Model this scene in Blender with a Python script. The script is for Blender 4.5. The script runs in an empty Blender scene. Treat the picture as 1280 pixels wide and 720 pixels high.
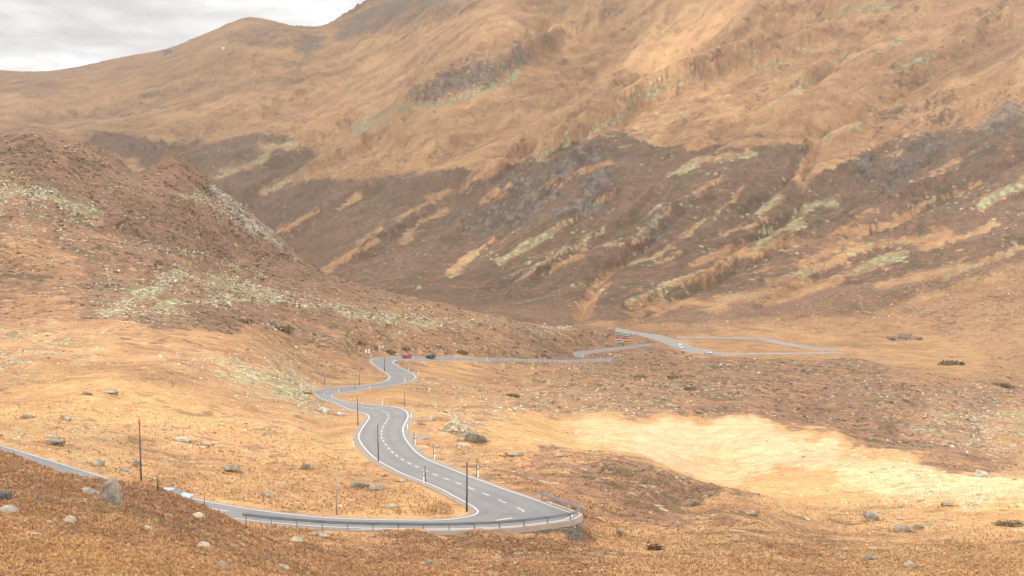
import bpy, bmesh, math, random
import numpy as np
from mathutils import Vector, noise as mnoise

random.seed(7)
rng = np.random.default_rng(11)
scene = bpy.context.scene
COL = scene.collection
F = 1778.0                      # focal length in photo pixels (1280 wide)
TH = math.atan(180.0 / F)       # camera looks down a little into the valley
CT, ST = math.cos(TH), math.sin(TH)


def P(px, py, Y):
    """point seen at (px,py) of the photograph, Y metres ahead of the viewpoint"""
    dx = (px - 640.0) / F
    dy = (360.0 - py) / F
    wy = dy * ST + CT
    wz = dy * CT - ST
    k = Y / wy
    return np.array([dx * k, Y, wz * k])


def Pz(px, py, z):
    dx = (px - 640.0) / F
    dy = (360.0 - py) / F
    wy = dy * ST + CT
    wz = dy * CT - ST
    k = z / wz
    return np.array([dx * k, wy * k, z])


def to_px(x, y, z):
    d = y * CT - z * ST
    return 640 + F * x / d, 360 - F * (y * ST + z * CT) / d


# ------------------------------------------------------------------ noise
def _hash(ix, iy, seed):
    h = (ix.astype(np.int64) * 374761393 + iy.astype(np.int64) * 668265263 + seed * 974634721) & 0x7FFFFFFF
    h = ((h ^ (h >> 13)) * 1274126177) & 0x7FFFFFFF
    return (h ^ (h >> 16)) & 0xFFFF


def perlin(x, y, seed=0):
    x0 = np.floor(x); y0 = np.floor(y)
    fx = (x - x0).astype(np.float32); fy = (y - y0).astype(np.float32)
    u = fx * fx * fx * (fx * (fx * 6 - 15) + 10)
    v = fy * fy * fy * (fy * (fy * 6 - 15) + 10)
    out = []
    for (ax, ay) in ((0, 0), (1, 0), (0, 1), (1, 1)):
        a = _hash(x0 + ax, y0 + ay, seed).astype(np.float32) * np.float32(2 * math.pi / 65536)
        out.append(np.cos(a) * (fx - ax) + np.sin(a) * (fy - ay))
    n0 = out[0] * (1 - u) + out[1] * u
    n1 = out[2] * (1 - u) + out[3] * u
    return (n0 * (1 - v) + n1 * v) * 1.5


def sstep(a, b, x):
    t = np.clip((x - a) / (b - a), 0, 1)
    return t * t * (3 - 2 * t)


# ------------------------------------------------------------------ roads
# left edge, right edge (white lines) along the way from the near left end down into the valley; Y of the middle where known
ST_MAIN = [
    (-190, 500, -195, 522, 165), (-90, 530, -97, 551, None), (12, 560, 4, 581, 152), (80, 581, 72, 601, None),
    (160, 605, 152, 623, 148), (225, 620, 219, 636, None), (304, 635, 304, 649.5, 146), (375, 644, 375, 656.5, None),
    (440, 648.5, 440, 660, 146), (525, 650, 525, 661.3, 146.5), (562, 649, 575, 661, 146.5), (587, 645, 635, 658.5, 147),
    (594, 642.5, 680, 653.5, 148), (596.5, 640, 705, 650, 148.5), (596, 638, 716, 645, 149), (593, 635, 716, 641.5, 150),
    (587, 631, 707, 638.5, 151.5), (575, 624.5, 685, 630.6, 154), (562, 617.5, 660, 621, 157), (550, 611, 635, 613, 161),
    (535, 604.5, 610, 603.5, 166), (518, 598, 590, 596.5, 171), (500, 591, 570, 588.5, 177), (487, 584, 550, 580.5, 183),
    (475, 577.5, 535, 574.5, 189), (463, 568.5, 522, 566, 197), (455, 560, 515, 558.8, 204), (449.5, 552, 509, 551, 211),
    (447.5, 545, 506, 545.5, 217), (451, 537, 504, 537, 226), (455, 531, 505.5, 532, 234), (459, 525.5, 509, 525, 243),
    (461, 522, 510.8, 520, 251), (459.5, 519, 509.5, 515.5, 259), (455, 516.3, 504, 511.5, 267), (447, 514.5, 494, 508.6, 274),
    (438, 512, 477, 506.7, 283), (430, 508.8, 453.4, 504.5, 294), (420, 504, 433.7, 502, 306), (407, 500, 424, 500, 316),
    (398, 496, 416, 497, 325), (394, 491, 414, 494.7, 332), (398, 487, 415, 492.7, 338), (408, 485.6, 422, 491.5, 342),
    (425, 483.8, 436, 489.5, 347), (444, 481.9, 452, 486.8, 353), (464, 480.5, 470, 483.9, 361), (476, 478.5, 492, 480.9, 369),
    (483.7, 475.5, 510, 477.8, 378), (487.5, 472, 519, 473, 388), (486, 469, 519, 470, 396), (482, 465.5, 514, 466, 405),
    (476, 461.8, 506, 462.2, 416), (469, 457, 499, 459, 428), (464.5, 453.5, 493, 455, 439), (463.5, 450.5, 490.6, 452.8, 449),
    (466, 448.5, 491.5, 451.3, 456), (473, 446.8, 496, 450.2, 463), (484, 445.8, 505, 449.6, 471), (517, 445.6, 520, 449.6, 484),
    (546, 446, 546, 450.2, 498), (600, 447, 600, 451, 525), (650, 448.8, 650, 452, 552), (700, 450.2, 700, 453.2, 580),
    (735, 449.2, 735, 452.5, 600), (765, 447.8, 765, 451, 622),
]
ST_LINK = [(722, 446.5, 729, 447.5, 630), (717.5, 441.7, 727, 444, 648), (722, 440, 731, 442.5, 662), (740, 437.8, 744, 440.8, 685),
           (770, 434.3, 772, 437, 715), (802, 431, 803, 433.6, 745), (815, 429, 818, 431.5, 775)]
ST_VALLEY = [(770, 409.5, 768, 413.5, 1030), (783, 411.5, 789, 418, 995), (798, 414.5, 806, 421.5, 968), (827, 418.7, 822, 426, 940),
             (846, 424, 834, 431.5, 912), (858, 429, 845, 436, 888), (872, 434.5, 861, 441, 866), (888, 438.8, 882, 443, 852),
             (920, 441, 920, 443.0, 850), (960, 441, 960, 442.7, 853), (1000, 440.6, 1000, 442.2, 858), (1056, 440.4, 1056, 441.8, 866)]
ST_SIDE = [(845, 420.7, 845, 422.2, 985), (900, 421.4, 900, 422.8, 978), (945, 422, 945, 424.0, 968), (962, 423.8, 957, 426.6, 950),
           (990, 429.5, 985, 431.7, 920), (1020, 434.5, 1016, 436.5, 893), (1050, 437.5, 1047, 439.2, 876)]


def build_road(st, dens=8):
    idx = [i for i, s in enumerate(st) if s[4] is not None]
    Yc = np.interp(range(len(st)), idx, [st[i][4] for i in idx])
    L, R = [], []
    zs = []
    for s, Y in zip(st, Yc):
        zs.append(P((s[0] + s[2]) / 2, (s[1] + s[3]) / 2, Y)[2])
    zs = np.array(zs)
    for _ in range(2):
        z2 = zs.copy(); z2[1:-1] = .25 * zs[:-2] + .5 * zs[1:-1] + .25 * zs[2:]; zs = z2
    for s, z in zip(st, zs):
        L.append(Pz(s[0], s[1], z)); R.append(Pz(s[2], s[3], z))
    L = np.array(L); R = np.array(R)

    def cr(A):
        A = np.vstack([2 * A[0] - A[1], A, 2 * A[-1] - A[-2]])
        out = []
        for i in range(1, len(A) - 2):
            p0, p1, p2, p3 = A[i - 1:i + 3]
            for k in range(dens):
                t = k / dens
                out.append(.5 * (2 * p1 + (p2 - p0) * t + (2 * p0 - 5 * p1 + 4 * p2 - p3) * t * t + (3 * p1 - p0 - 3 * p2 + p3) * t ** 3))
        out.append(A[-2])
        return np.array(out)
    Ld, Rd = cr(L), cr(R)

    def sm(A, n):
        for _ in range(n):
            B = A.copy(); B[1:-1] = .25 * A[:-2] + .5 * A[1:-1] + .25 * A[2:]; A = B
        return A
    return sm(Ld, 10), sm(Rd, 10)


ROADS = {k: build_road(v) for k, v in (('main', ST_MAIN), ('link', ST_LINK), ('valley', ST_VALLEY), ('side', ST_SIDE))}

L_, R_ = ROADS['valley']; C_ = (L_ + R_) / 2
ROADS['valley'] = (C_ + (L_ - C_) * .76, C_ + (R_ - C_) * .76)

# ------------------------------------------------------------------ terrain survey points (photo pixel + distance)
CP = """
-250,1400,7 640,1400,7 1500,1400,7 -250,1000,14 640,1000,14 1500,1000,14 -250,800,26 640,860,30 1500,860,34
0,720,36 150,720,38 300,720,44 480,720,76 640,720,110 800,720,116 960,720,112 1130,720,112 1280,720,112 1500,720,112
-250,600,60 -250,500,110 0,640,50 60,620,60 136,628,62 200,680,50 0,561,84 60,584,80 130,601,78 185,607,79 215,615,79 240,625,80 270,637,82 300,650,88 335,667,96
-100,545,90 -100,610,60 60,606,132 160,640,128 240,650,130 300,660,135 400,670,136 400,695,96 300,690,62
480,668,143 560,673,144 640,681,142 690,684,141 735,683,144 560,700,118 640,700,126
770,660,160 760,720,118 860,632,188 1000,640,198 1000,700,140 1150,700,140 1280,690,145 1130,650,186 1280,645,188 900,690,140
590,548,222 650,560,214 700,558,220 770,567,214 830,592,202 880,612,198 960,625,200 720,610,178 640,585,190
700,553,270 760,562,265 850,590,248 900,602,243 1000,600,238 1100,610,224 1200,625,205
700,520,330 760,535,300 830,515,340 930,517,338 1040,536,310 1140,566,268 1280,611,212 1000,560,275
1040,531,352 1140,556,332 1280,592,300 930,512,360
800,490,400 1000,490,430 1150,500,425 1280,530,400 640,468,470 640,456,532 720,462,505 800,465,520 850,455,590 900,447,640 1000,452,620 1060,450,640
1130,465,580 1200,480,540 1280,500,485 980,456,760 1100,458,750 880,450,760 1200,460,700 1280,470,640
910,432,915 930,430,930 1060,432,930 1130,424,1000 1200,430,955 1280,440,900 1130,440,880 1000,426,985
760,470,480 700,480,440 600,480,420 530,500,328 560,500,345 620,500,350 650,520,300 560,470,430 570,530,250 540,520,262
700,412,745 560,385,660 640,400,690 725,410,740 757,415,800 600,430,560 680,432,632 560,420,560 500,430,500 500,400,560 440,420,470 450,440,440
370,318,700 330,292,690 300,264,690 260,233,700 220,207,720 180,208,715 155,200,690 100,176,640 45,166,600 0,178,590 -100,190,590 -250,200,600
420,350,690 480,366,678 0,240,520 0,330,430 0,390,370 100,240,560 150,300,500 250,300,580 200,380,400 320,380,480 100,390,370 400,380,540 300,330,600
-250,330,430 -250,420,320 -250,480,215
0,420,320 0,480,240 0,530,190 100,560,170 100,480,240 200,430,310 200,500,225 300,420,360 300,480,270 300,560,190 300,620,160 400,600,170
400,560,195 400,640,151 520,632,157 380,480,300 395,497,285 415,505,279 430,514,272 380,520,240 440,525,252 425,545,222 360,450,370 425,465,392 395,455,400 470,497,312
100,420,1100 300,400,1200 450,400,1200 560,395,1200 650,402,1120 720,407,1060 0,400,1100 -250,400,1100 100,300,900 300,350,950 480,400,900 600,415,880 690,420,890 740,420,900
440,343,1700 560,379,1400 600,386,1300 700,396,1180 800,402,1100 780,407,1060 860,408,1060
330,272,2500 400,250,2400 440,300,2000 300,200,2800 480,200,2500 540,230,2300 580,290,1900 520,330,1700 450,150,2900 100,130,3800 0,130,3800 200,120,3700
0,180,3200 100,180,3000 0,88,4600 80,88,4600 150,75,4600 205,64,4600 260,42,4680 310,25,4720 350,30,4680 390,42,4600 430,25,4500 475,5,4400 560,-30,4200 640,-60,4000 800,-150,3600 1000,-200,3300
1280,-250,2900 1550,-280,2700 -150,95,4600 -320,100,4600 -250,180,3200 -250,130,3800
0,135,5700 310,85,5700 640,0,5300 1000,-100,4400 1280,-150,3900 1550,-150,3700 -320,150,5700
580,95,2750 520,110,2850 655,70,2750 540,125,2640 600,110,2600 700,30,3200 600,150,2500 700,150,2350 640,235,2000 860,105,2150 870,50,2600 790,60,2800 760,110,2550 680,195,2250 740,170,2050
1000,100,2000 1000,200,1650 1000,300,1350 1000,380,1130 1280,0,2000 1150,0,2200 1000,0,2500 1280,150,1550 1280,250,1300 1280,350,1120 1280,400,1020
830,330,1350 830,250,1600 830,180,1850 700,330,1450 700,250,1750 620,320,1650 1140,200,1560 1140,300,1270
1550,0,1800 1550,150,1400 1550,250,1200 1550,400,960 1550,500,480 1550,600,230 1550,650,170
"""
pts = [tuple(float(v) for v in w.split(',')) for w in CP.split()]
ctrl = []
for (px, py, Y) in pts:
    p = P(px, py, Y)
    ctrl.append((p[0] / Y, math.log(Y), p[2] / Y))
for k, (L, R) in ROADS.items():
    for i in range(0, len(L), 12):
        c = (L[i] + R[i]) / 2
        ctrl.append((c[0] / c[1], math.log(c[1]), (c[2] - .15) / c[1]))
ctrl = np.array(ctrl)
US, SS = F / 400.0, 1.0
CX = np.stack([ctrl[:, 0] * US, ctrl[:, 1] * SS], 1)


def tps_k(r2):
    return .5 * r2 * np.log(r2 + 1e-12)


n = len(CX)
d2 = ((CX[:, None, :] - CX[None, :, :]) ** 2).sum(-1)
A = np.zeros((n + 3, n + 3))
A[:n, :n] = tps_k(d2) + np.eye(n) * 4e-5
A[:n, n] = 1; A[:n, n + 1:] = CX
A[n:, :n] = A[:n, n:].T
w = np.linalg.solve(A, np.concatenate([ctrl[:, 2], np.zeros(3)]))

# ------------------------------------------------------------------ polar terrain grid
cols = np.concatenate([np.linspace(-420, -20, 110, endpoint=False), np.linspace(-20, 1300, 880, endpoint=False), np.linspace(1300, 1700, 110)])
UU = (cols - 640) / F


def seg(a, b, d):
    m = max(2, int(round(math.log(b / a) / d)))
    return np.linspace(math.log(a), math.log(b), m, endpoint=False)


srow = np.concatenate([seg(5, 30, .03), seg(30, 128, .0045), seg(128, 320, .0029), seg(320, 750, .0032), seg(750, 1200, .0040), seg(1200, 5000, .0036), seg(5000, 5700, .02), [math.log(5700)]])
NR, NC = len(srow), len(cols)
# smooth base on every second node, then linear fill
r2 = np.arange(0, NR, 2); r2 = np.append(r2, NR - 1) if r2[-1] != NR - 1 else r2
c2 = np.arange(0, NC, 2); c2 = np.append(c2, NC - 1) if c2[-1] != NC - 1 else c2
gx, gs = np.meshgrid(UU[c2] * US, srow[r2] * SS)
q = np.stack([gx.ravel(), gs.ravel()], 1)
T = np.zeros(len(q))
for a in range(0, len(q), 40000):
    qq = q[a:a + 40000].astype(np.float32)
    dd = (qq[:, 0:1] - CX[None, :, 0].astype(np.float32)) ** 2 + (qq[:, 1:2] - CX[None, :, 1].astype(np.float32)) ** 2
    T[a:a + 40000] = tps_k(dd) @ w[:n] + w[n] + qq[:, 0] * w[n + 1] + qq[:, 1] * w[n + 2]
T = T.reshape(len(r2), len(c2))


def upsample(M):
    a = np.empty((NR, M.shape[1]))
    for j in range(M.shape[1]):
        a[:, j] = np.interp(np.arange(NR), r2, M[:, j])
    b = np.empty((NR, NC))
    for i in range(NR):
        b[i] = np.interp(np.arange(NC), c2, a[i])
    return b


T = upsample(T)
YY = np.exp(srow)[:, None] * np.ones((1, NC))
XX = YY * UU[None, :]
ZZ = T * YY

# relief: rolling ground near, gullied slopes far
near = 1 - sstep(700, 1250, YY)
far = sstep(900, 1500, YY)
dz = np.zeros_like(ZZ)
for lam, amp, sd in ((46, 1.3, 1), (19, .8, 2), (8, .48, 3), (3.4, .30, 4), (1.5, .18, 5), (.8, .10, 6)):
    fade = np.clip(1.6 - (YY * .0032) / (lam * .30), 0, 1)
    dz += near * fade * amp * perlin(XX / lam, YY / lam, sd) * np.clip(YY / 230, .22, 1)
# mid hill: crags and hummocks
PXq = 640 + F * UU[None, :] * np.ones_like(YY)
hillm = np.exp(-(((UU[None, :] - (200 - 640) / F) / .16) ** 2)) * sstep(420, 520, YY) * (1 - sstep(760, 900, YY))
dz += -4.5 * np.exp(-((PXq - 30) / 80) ** 2 - ((np.log(YY) - math.log(605)) / .10) ** 2) - 5.0 * np.exp(-((PXq - 172) / 22) ** 2 - ((np.log(YY) - math.log(690)) / .09) ** 2) + 5.5 * np.exp(-((PXq - 226) / 34) ** 2 - ((np.log(YY) - math.log(725)) / .07) ** 2)
dz += hillm * (2.6 * np.abs(perlin(XX / 34, YY / 60, 21)) + 1.2 * perlin(XX / 14, YY / 22, 22))
# mountain: streaks run down the fall line (towards lower left)
ca, sa = .65, .76
A1 = XX * ca + YY * sa
B1 = -XX * sa + YY * ca
ridge = np.zeros_like(ZZ)
leftm = 1 - sstep(420, 720, 640 + UU[None, :] * F) * np.ones_like(YY)
for lam, amp, sd in ((520, 26, 11), (210, 20, 12), (95, 13, 13), (42, 8.5, 14), (18, 4.2, 15), (8, 1.7, 16)):
    r = perlin(A1 / (lam * 3.0), B1 / lam, sd)
    l2 = perlin(XX / lam, YY / (lam * 2.0), sd + 40)
    mixv = r * (1 - leftm) + l2 * leftm
    if lam in (95, 42, 210): ridge += far * ((1 - 2 * np.abs(mixv)) - .35) * .5
    dz += far * amp * (1 - .55 * sstep(3800, 4400, YY)) * ((1 - 2 * np.abs(mixv)) * .75 + mixv * .4 - .25) * np.clip(YY / 2300, .45, 1.1) * (1 - .45 * leftm)
PXa, PYa = to_px(XX, YY, ZZ + dz)


def line_dist(px, py, pts):
    best = np.full(px.shape, 1e9, np.float32)
    for (ax, ay), (bx, by) in zip(pts[:-1], pts[1:]):
        vx, vy = bx - ax, by - ay
        t = np.clip(((px - ax) * vx + (py - ay) * vy) / (vx * vx + vy * vy), 0, 1)
        best = np.minimum(best, np.hypot(px - ax - vx * t, (py - ay - vy * t) * 1.25))
    return best


def inside_poly(px, py, pts):
    ins = np.zeros(px.shape, bool)
    n_ = len(pts)
    for i in range(n_):
        (ax, ay), (bx, by) = pts[i], pts[(i + 1) % n_]
        if ay == by: continue
        c_ = ((ay > py) != (by > py)) & (px < (bx - ax) * (py - ay) / (by - ay) + ax)
        ins ^= c_
    d = line_dist(px, py, list(pts) + [pts[0]])
    return np.where(ins, d, -d)


# gullies and ribs traced on the mountain: course, width px, depth m
GULLIES = [([(640, 192), (668, 178), (735, 145), (810, 101), (885, 70), (960, 40), (1030, 5)], 19, -34), ([(579, 234), (652, 203), (677, 196), (744, 163), (817, 121), (890, 92), (963, 73), (1040, 40)], 7, 16),
           ([(500, 140), (530, 116), (600, 96), (656, 74), (700, 45), (760, 14)], 10, 22), ([(520, 96), (590, 76), (640, 58), (690, 30)], 15, -22), ([(372, 224), (415, 196), (460, 177), (500, 165)], 7, 14), ([(350, 205), (385, 178), (440, 150)], 10, -20),
           ([(866, 352), (975, 300), (1079, 262), (1180, 225)], 7, 8), ([(1006, 184), (1090, 160), (1170, 150), (1260, 120)], 9, 9), ([(1010, 165), (1090, 143), (1180, 130), (1260, 98)], 9, -10), ([(770, 410), (860, 365), (960, 320)], 5, -6), ([(786, 384), (878, 341), (926, 305), (1000, 262)], 6, -10), ([(625, 332), (658, 308), (701, 280), (768, 244)], 8, -9), ([(725, 390), (745, 350), (800, 310), (850, 262)], 7, -9), ([(1000, 235), (1018, 183), (1060, 140)], 7, -8),
           ([(1060, 290), (1109, 280), (1182, 244), (1240, 210), (1290, 190)], 6, -9), ([(677, 197), (744, 163), (817, 121), (890, 93), (963, 75)], 8, 16), ([(560, 300), (620, 250), (680, 215), (760, 190)], 8, 10), ([(1085, 258), (1128, 226), (1172, 195)], 5, -6),
           ([(1012, 100), (1060, 67), (1110, 30)], 7, -8), ([(1100, 130), (1180, 80), (1260, 30)], 9, -9), ([(900, 160), (980, 110), (1040, 80)], 7, -7), ([(880, 300), (940, 260), (990, 215)], 6, -8), ([(640, 370), (690, 330), (760, 290), (820, 240)], 6, 8),
           ([(430, 330), (480, 300), (540, 262), (580, 232)], 7, 10), ([(350, 300), (420, 262), (470, 235)], 8, -10), ([(300, 250), (360, 205), (400, 185)], 7, 9), ([(150, 200), (230, 175), (330, 140), (420, 110)], 12, -12), ([(60, 150), (180, 125), (300, 90)], 12, -10), ([(500, 210), (580, 180), (680, 130), (740, 100)], 13, -12),
           ([(950, 380), (1050, 330), (1150, 290), (1280, 240)], 7, -7), ([(1080, 390), (1180, 345), (1290, 300)], 7, -6)]
farm = sstep(950, 1080, YY)
for pts_, wd_, dp_ in GULLIES:
    dd_ = line_dist(PXa + 5 * perlin(XX / 60, YY / 60, 91), PYa + 4 * perlin(XX / 60, YY / 60, 92), pts_)
    dz += farm * 1.25 * dp_ * np.exp(-(dd_ / wd_) ** 2) * np.clip(YY / 1800, .6, 1.1)
# rock crags on the mountain (photo pixel, distance, radius px, height m)
CRAGS = [(580, 98, 2750, 55, 22), (640, 78, 2750, 40, 18), (390, 58, 4550, 22, 30), (460, 20, 4400, 45, 40), (655, 262, 1800, 42, 16), (710, 245, 1800, 40, 14), (745, 255, 1700, 30, 13),
         (620, 280, 1800, 35, 13), (1120, 225, 1500, 30, 9), (1160, 190, 1580, 30, 9), (1250, 150, 1560, 35, 11), (300, 262, 690, 30, 4), (318, 285, 690, 22, 4), (640, 350, 1450, 30, 9), (820, 290, 1480, 30, 7), (1080, 215, 1560, 22, 8)]
cragmask = np.zeros_like(ZZ)
PX0 = 640 + F * UU[None, :] * np.ones_like(YY)
for (px, py, Y, rad, hgt) in CRAGS:
    m = np.exp(-(((PX0 - px) / rad) ** 2) - ((np.log(YY) - math.log(Y)) / .05) ** 2)
    lam = rad / F * Y * .38
    rough = (.9 - np.abs(perlin(A1 / (lam * 1.6), B1 / lam, 31)) * 1.4) * .5 + (.5 - np.abs(perlin(A1 / lam, B1 / lam * 2.4, 32))) * .4 + perlin(XX / lam * 4, YY / lam * 3, 33) * .12
    dz += m * hgt * rough
    cragmask = np.maximum(cragmask, m)
ZZ = ZZ + dz

# shape the ground to the roads
allc, allz, allw, allb = [], [], [], []
for k, (L, R) in ROADS.items():
    for i in range(len(L)):
        c = (L[i] + R[i]) / 2
        hw = np.linalg.norm((L[i] - R[i])[:2]) / 2
        allc.append(c[:2]); allz.append(c[2]); allw.append(hw)
allc = np.array(allc); allz = np.array(allz); allw = np.array(allw)
# edge samples: distance is measured to the segment L-R, so wide bends are covered
segL = np.vstack([v[0][:, :2] for v in ROADS.values()]); segR = np.vstack([v[1][:, :2] for v in ROADS.values()])
segW = np.concatenate([np.full(len(v[0]), {'main': 1.0, 'link': 1.0, 'valley': 1.0, 'side': 1.0}[k]) for k, v in ROADS.items()])
mainN = len(ROADS['main'][0])
# stations round the outside of the hairpin, where a wall holds the road up
st_i = np.arange(len(segL))
hair = (st_i >= 8.5 * 8) & (st_i <= 17.5 * 8)
cand = np.where((YY.ravel() > 100) & (YY.ravel() < 1150))[0]
cx = XX.ravel()[cand].astype(np.float32); cy = YY.ravel()[cand].astype(np.float32)
coarse = np.full(len(cand), 1e9, np.float32)
for i in range(0, len(allc), 5):
    coarse = np.minimum(coarse, (cx - allc[i, 0]) ** 2 + (cy - allc[i, 1]) ** 2)
keep = coarse < 32 ** 2
cand = cand[keep]; cx = cx[keep]; cy = cy[keep]
best = np.full(len(cand), 1e9, np.float32); bz = np.zeros(len(cand), np.float32); bs = np.zeros(len(cand), np.float32); bi = np.zeros(len(cand), np.int32)
for i in range(len(segL)):
    a = segL[i]; b = segR[i]
    vx, vy = b - a
    l2 = vx * vx + vy * vy
    t = np.clip(((cx - a[0]) * vx + (cy - a[1]) * vy) / l2, 0, 1)
    d = np.hypot(cx - (a[0] + vx * t), cy - (a[1] + vy * t))
    m = d < best
    best[m] = d[m]; bz[m] = allz[i]; bs[m] = t[m]; bi[m] = i
reach = np.where(hair[bi] & (bs > .5), 2.2, 7.0) * np.clip(cy / 220, 1, 2.4)
zf = ZZ.ravel()
wgt = 1 - sstep(1.1, 1.1 + reach, best)
wgt = np.where(hair[bi] & (bs > .5), 1 - sstep(.35, .95, best), wgt)
drop = .2 + 3.1 * sstep(84, 114, bi)
outer = hair[bi] & (bs > .5) & (bi >= 84)
lim = bz - drop * (1 - sstep(1.0, 6.5, best)) + 6 * sstep(3, 9, best)
zf[cand] = np.where(outer, np.minimum(zf[cand], lim + .35 * perlin(cx / 2.2, cy / 2.2, 55)), zf[cand])
zf[cand] = zf[cand] * (1 - wgt) + (bz - .14) * wgt
roadd = np.full(ZZ.size, 99.0, np.float32); roadd[cand] = best
ZZ = zf.reshape(NR, NC)
RD = roadd.reshape(NR, NC)


def H(x, y):
    s = math.log(max(y, 5.01))
    fi = np.interp(s, srow, np.arange(NR)); fj = np.interp(x / y, UU, np.arange(NC))
    i = min(int(fi), NR - 2); j = min(int(fj), NC - 2)
    a, b = fi - i, fj - j
    return float(ZZ[i, j] * (1 - a) * (1 - b) + ZZ[i + 1, j] * a * (1 - b) + ZZ[i, j + 1] * (1 - a) * b + ZZ[i + 1, j + 1] * a * b)


PXV, PYV = to_px(XX, YY, ZZ)
top = np.minimum.accumulate(np.where(YY > 20, PYV, 3000), axis=0)
VIS = (PYV <= top + .3) & (YY > 20)


def ground_at(px, py, near_Y=None):
    """first place where the sight line to (px,py) meets the ground"""
    u = P(px, py, 100.0)[0] / 100.0
    j = int(round(np.interp(u, UU, np.arange(NC))))
    ray = np.array([P(px, py, Y)[2] for Y in (100.0,)])[0] / 100.0
    el = ZZ[:, j] / YY[:, j]
    ok = np.where((el >= ray) & (YY[:, j] > 22))[0]
    if near_Y is not None or len(ok) == 0:
        i = int(np.argmin(np.abs(np.exp(srow) - (near_Y or 900))))
        Y = math.exp(srow[i])
    else:
        Y = math.exp(srow[ok[0]])
    x = u * Y
    return np.array([x, Y, H(x, Y)])


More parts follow.
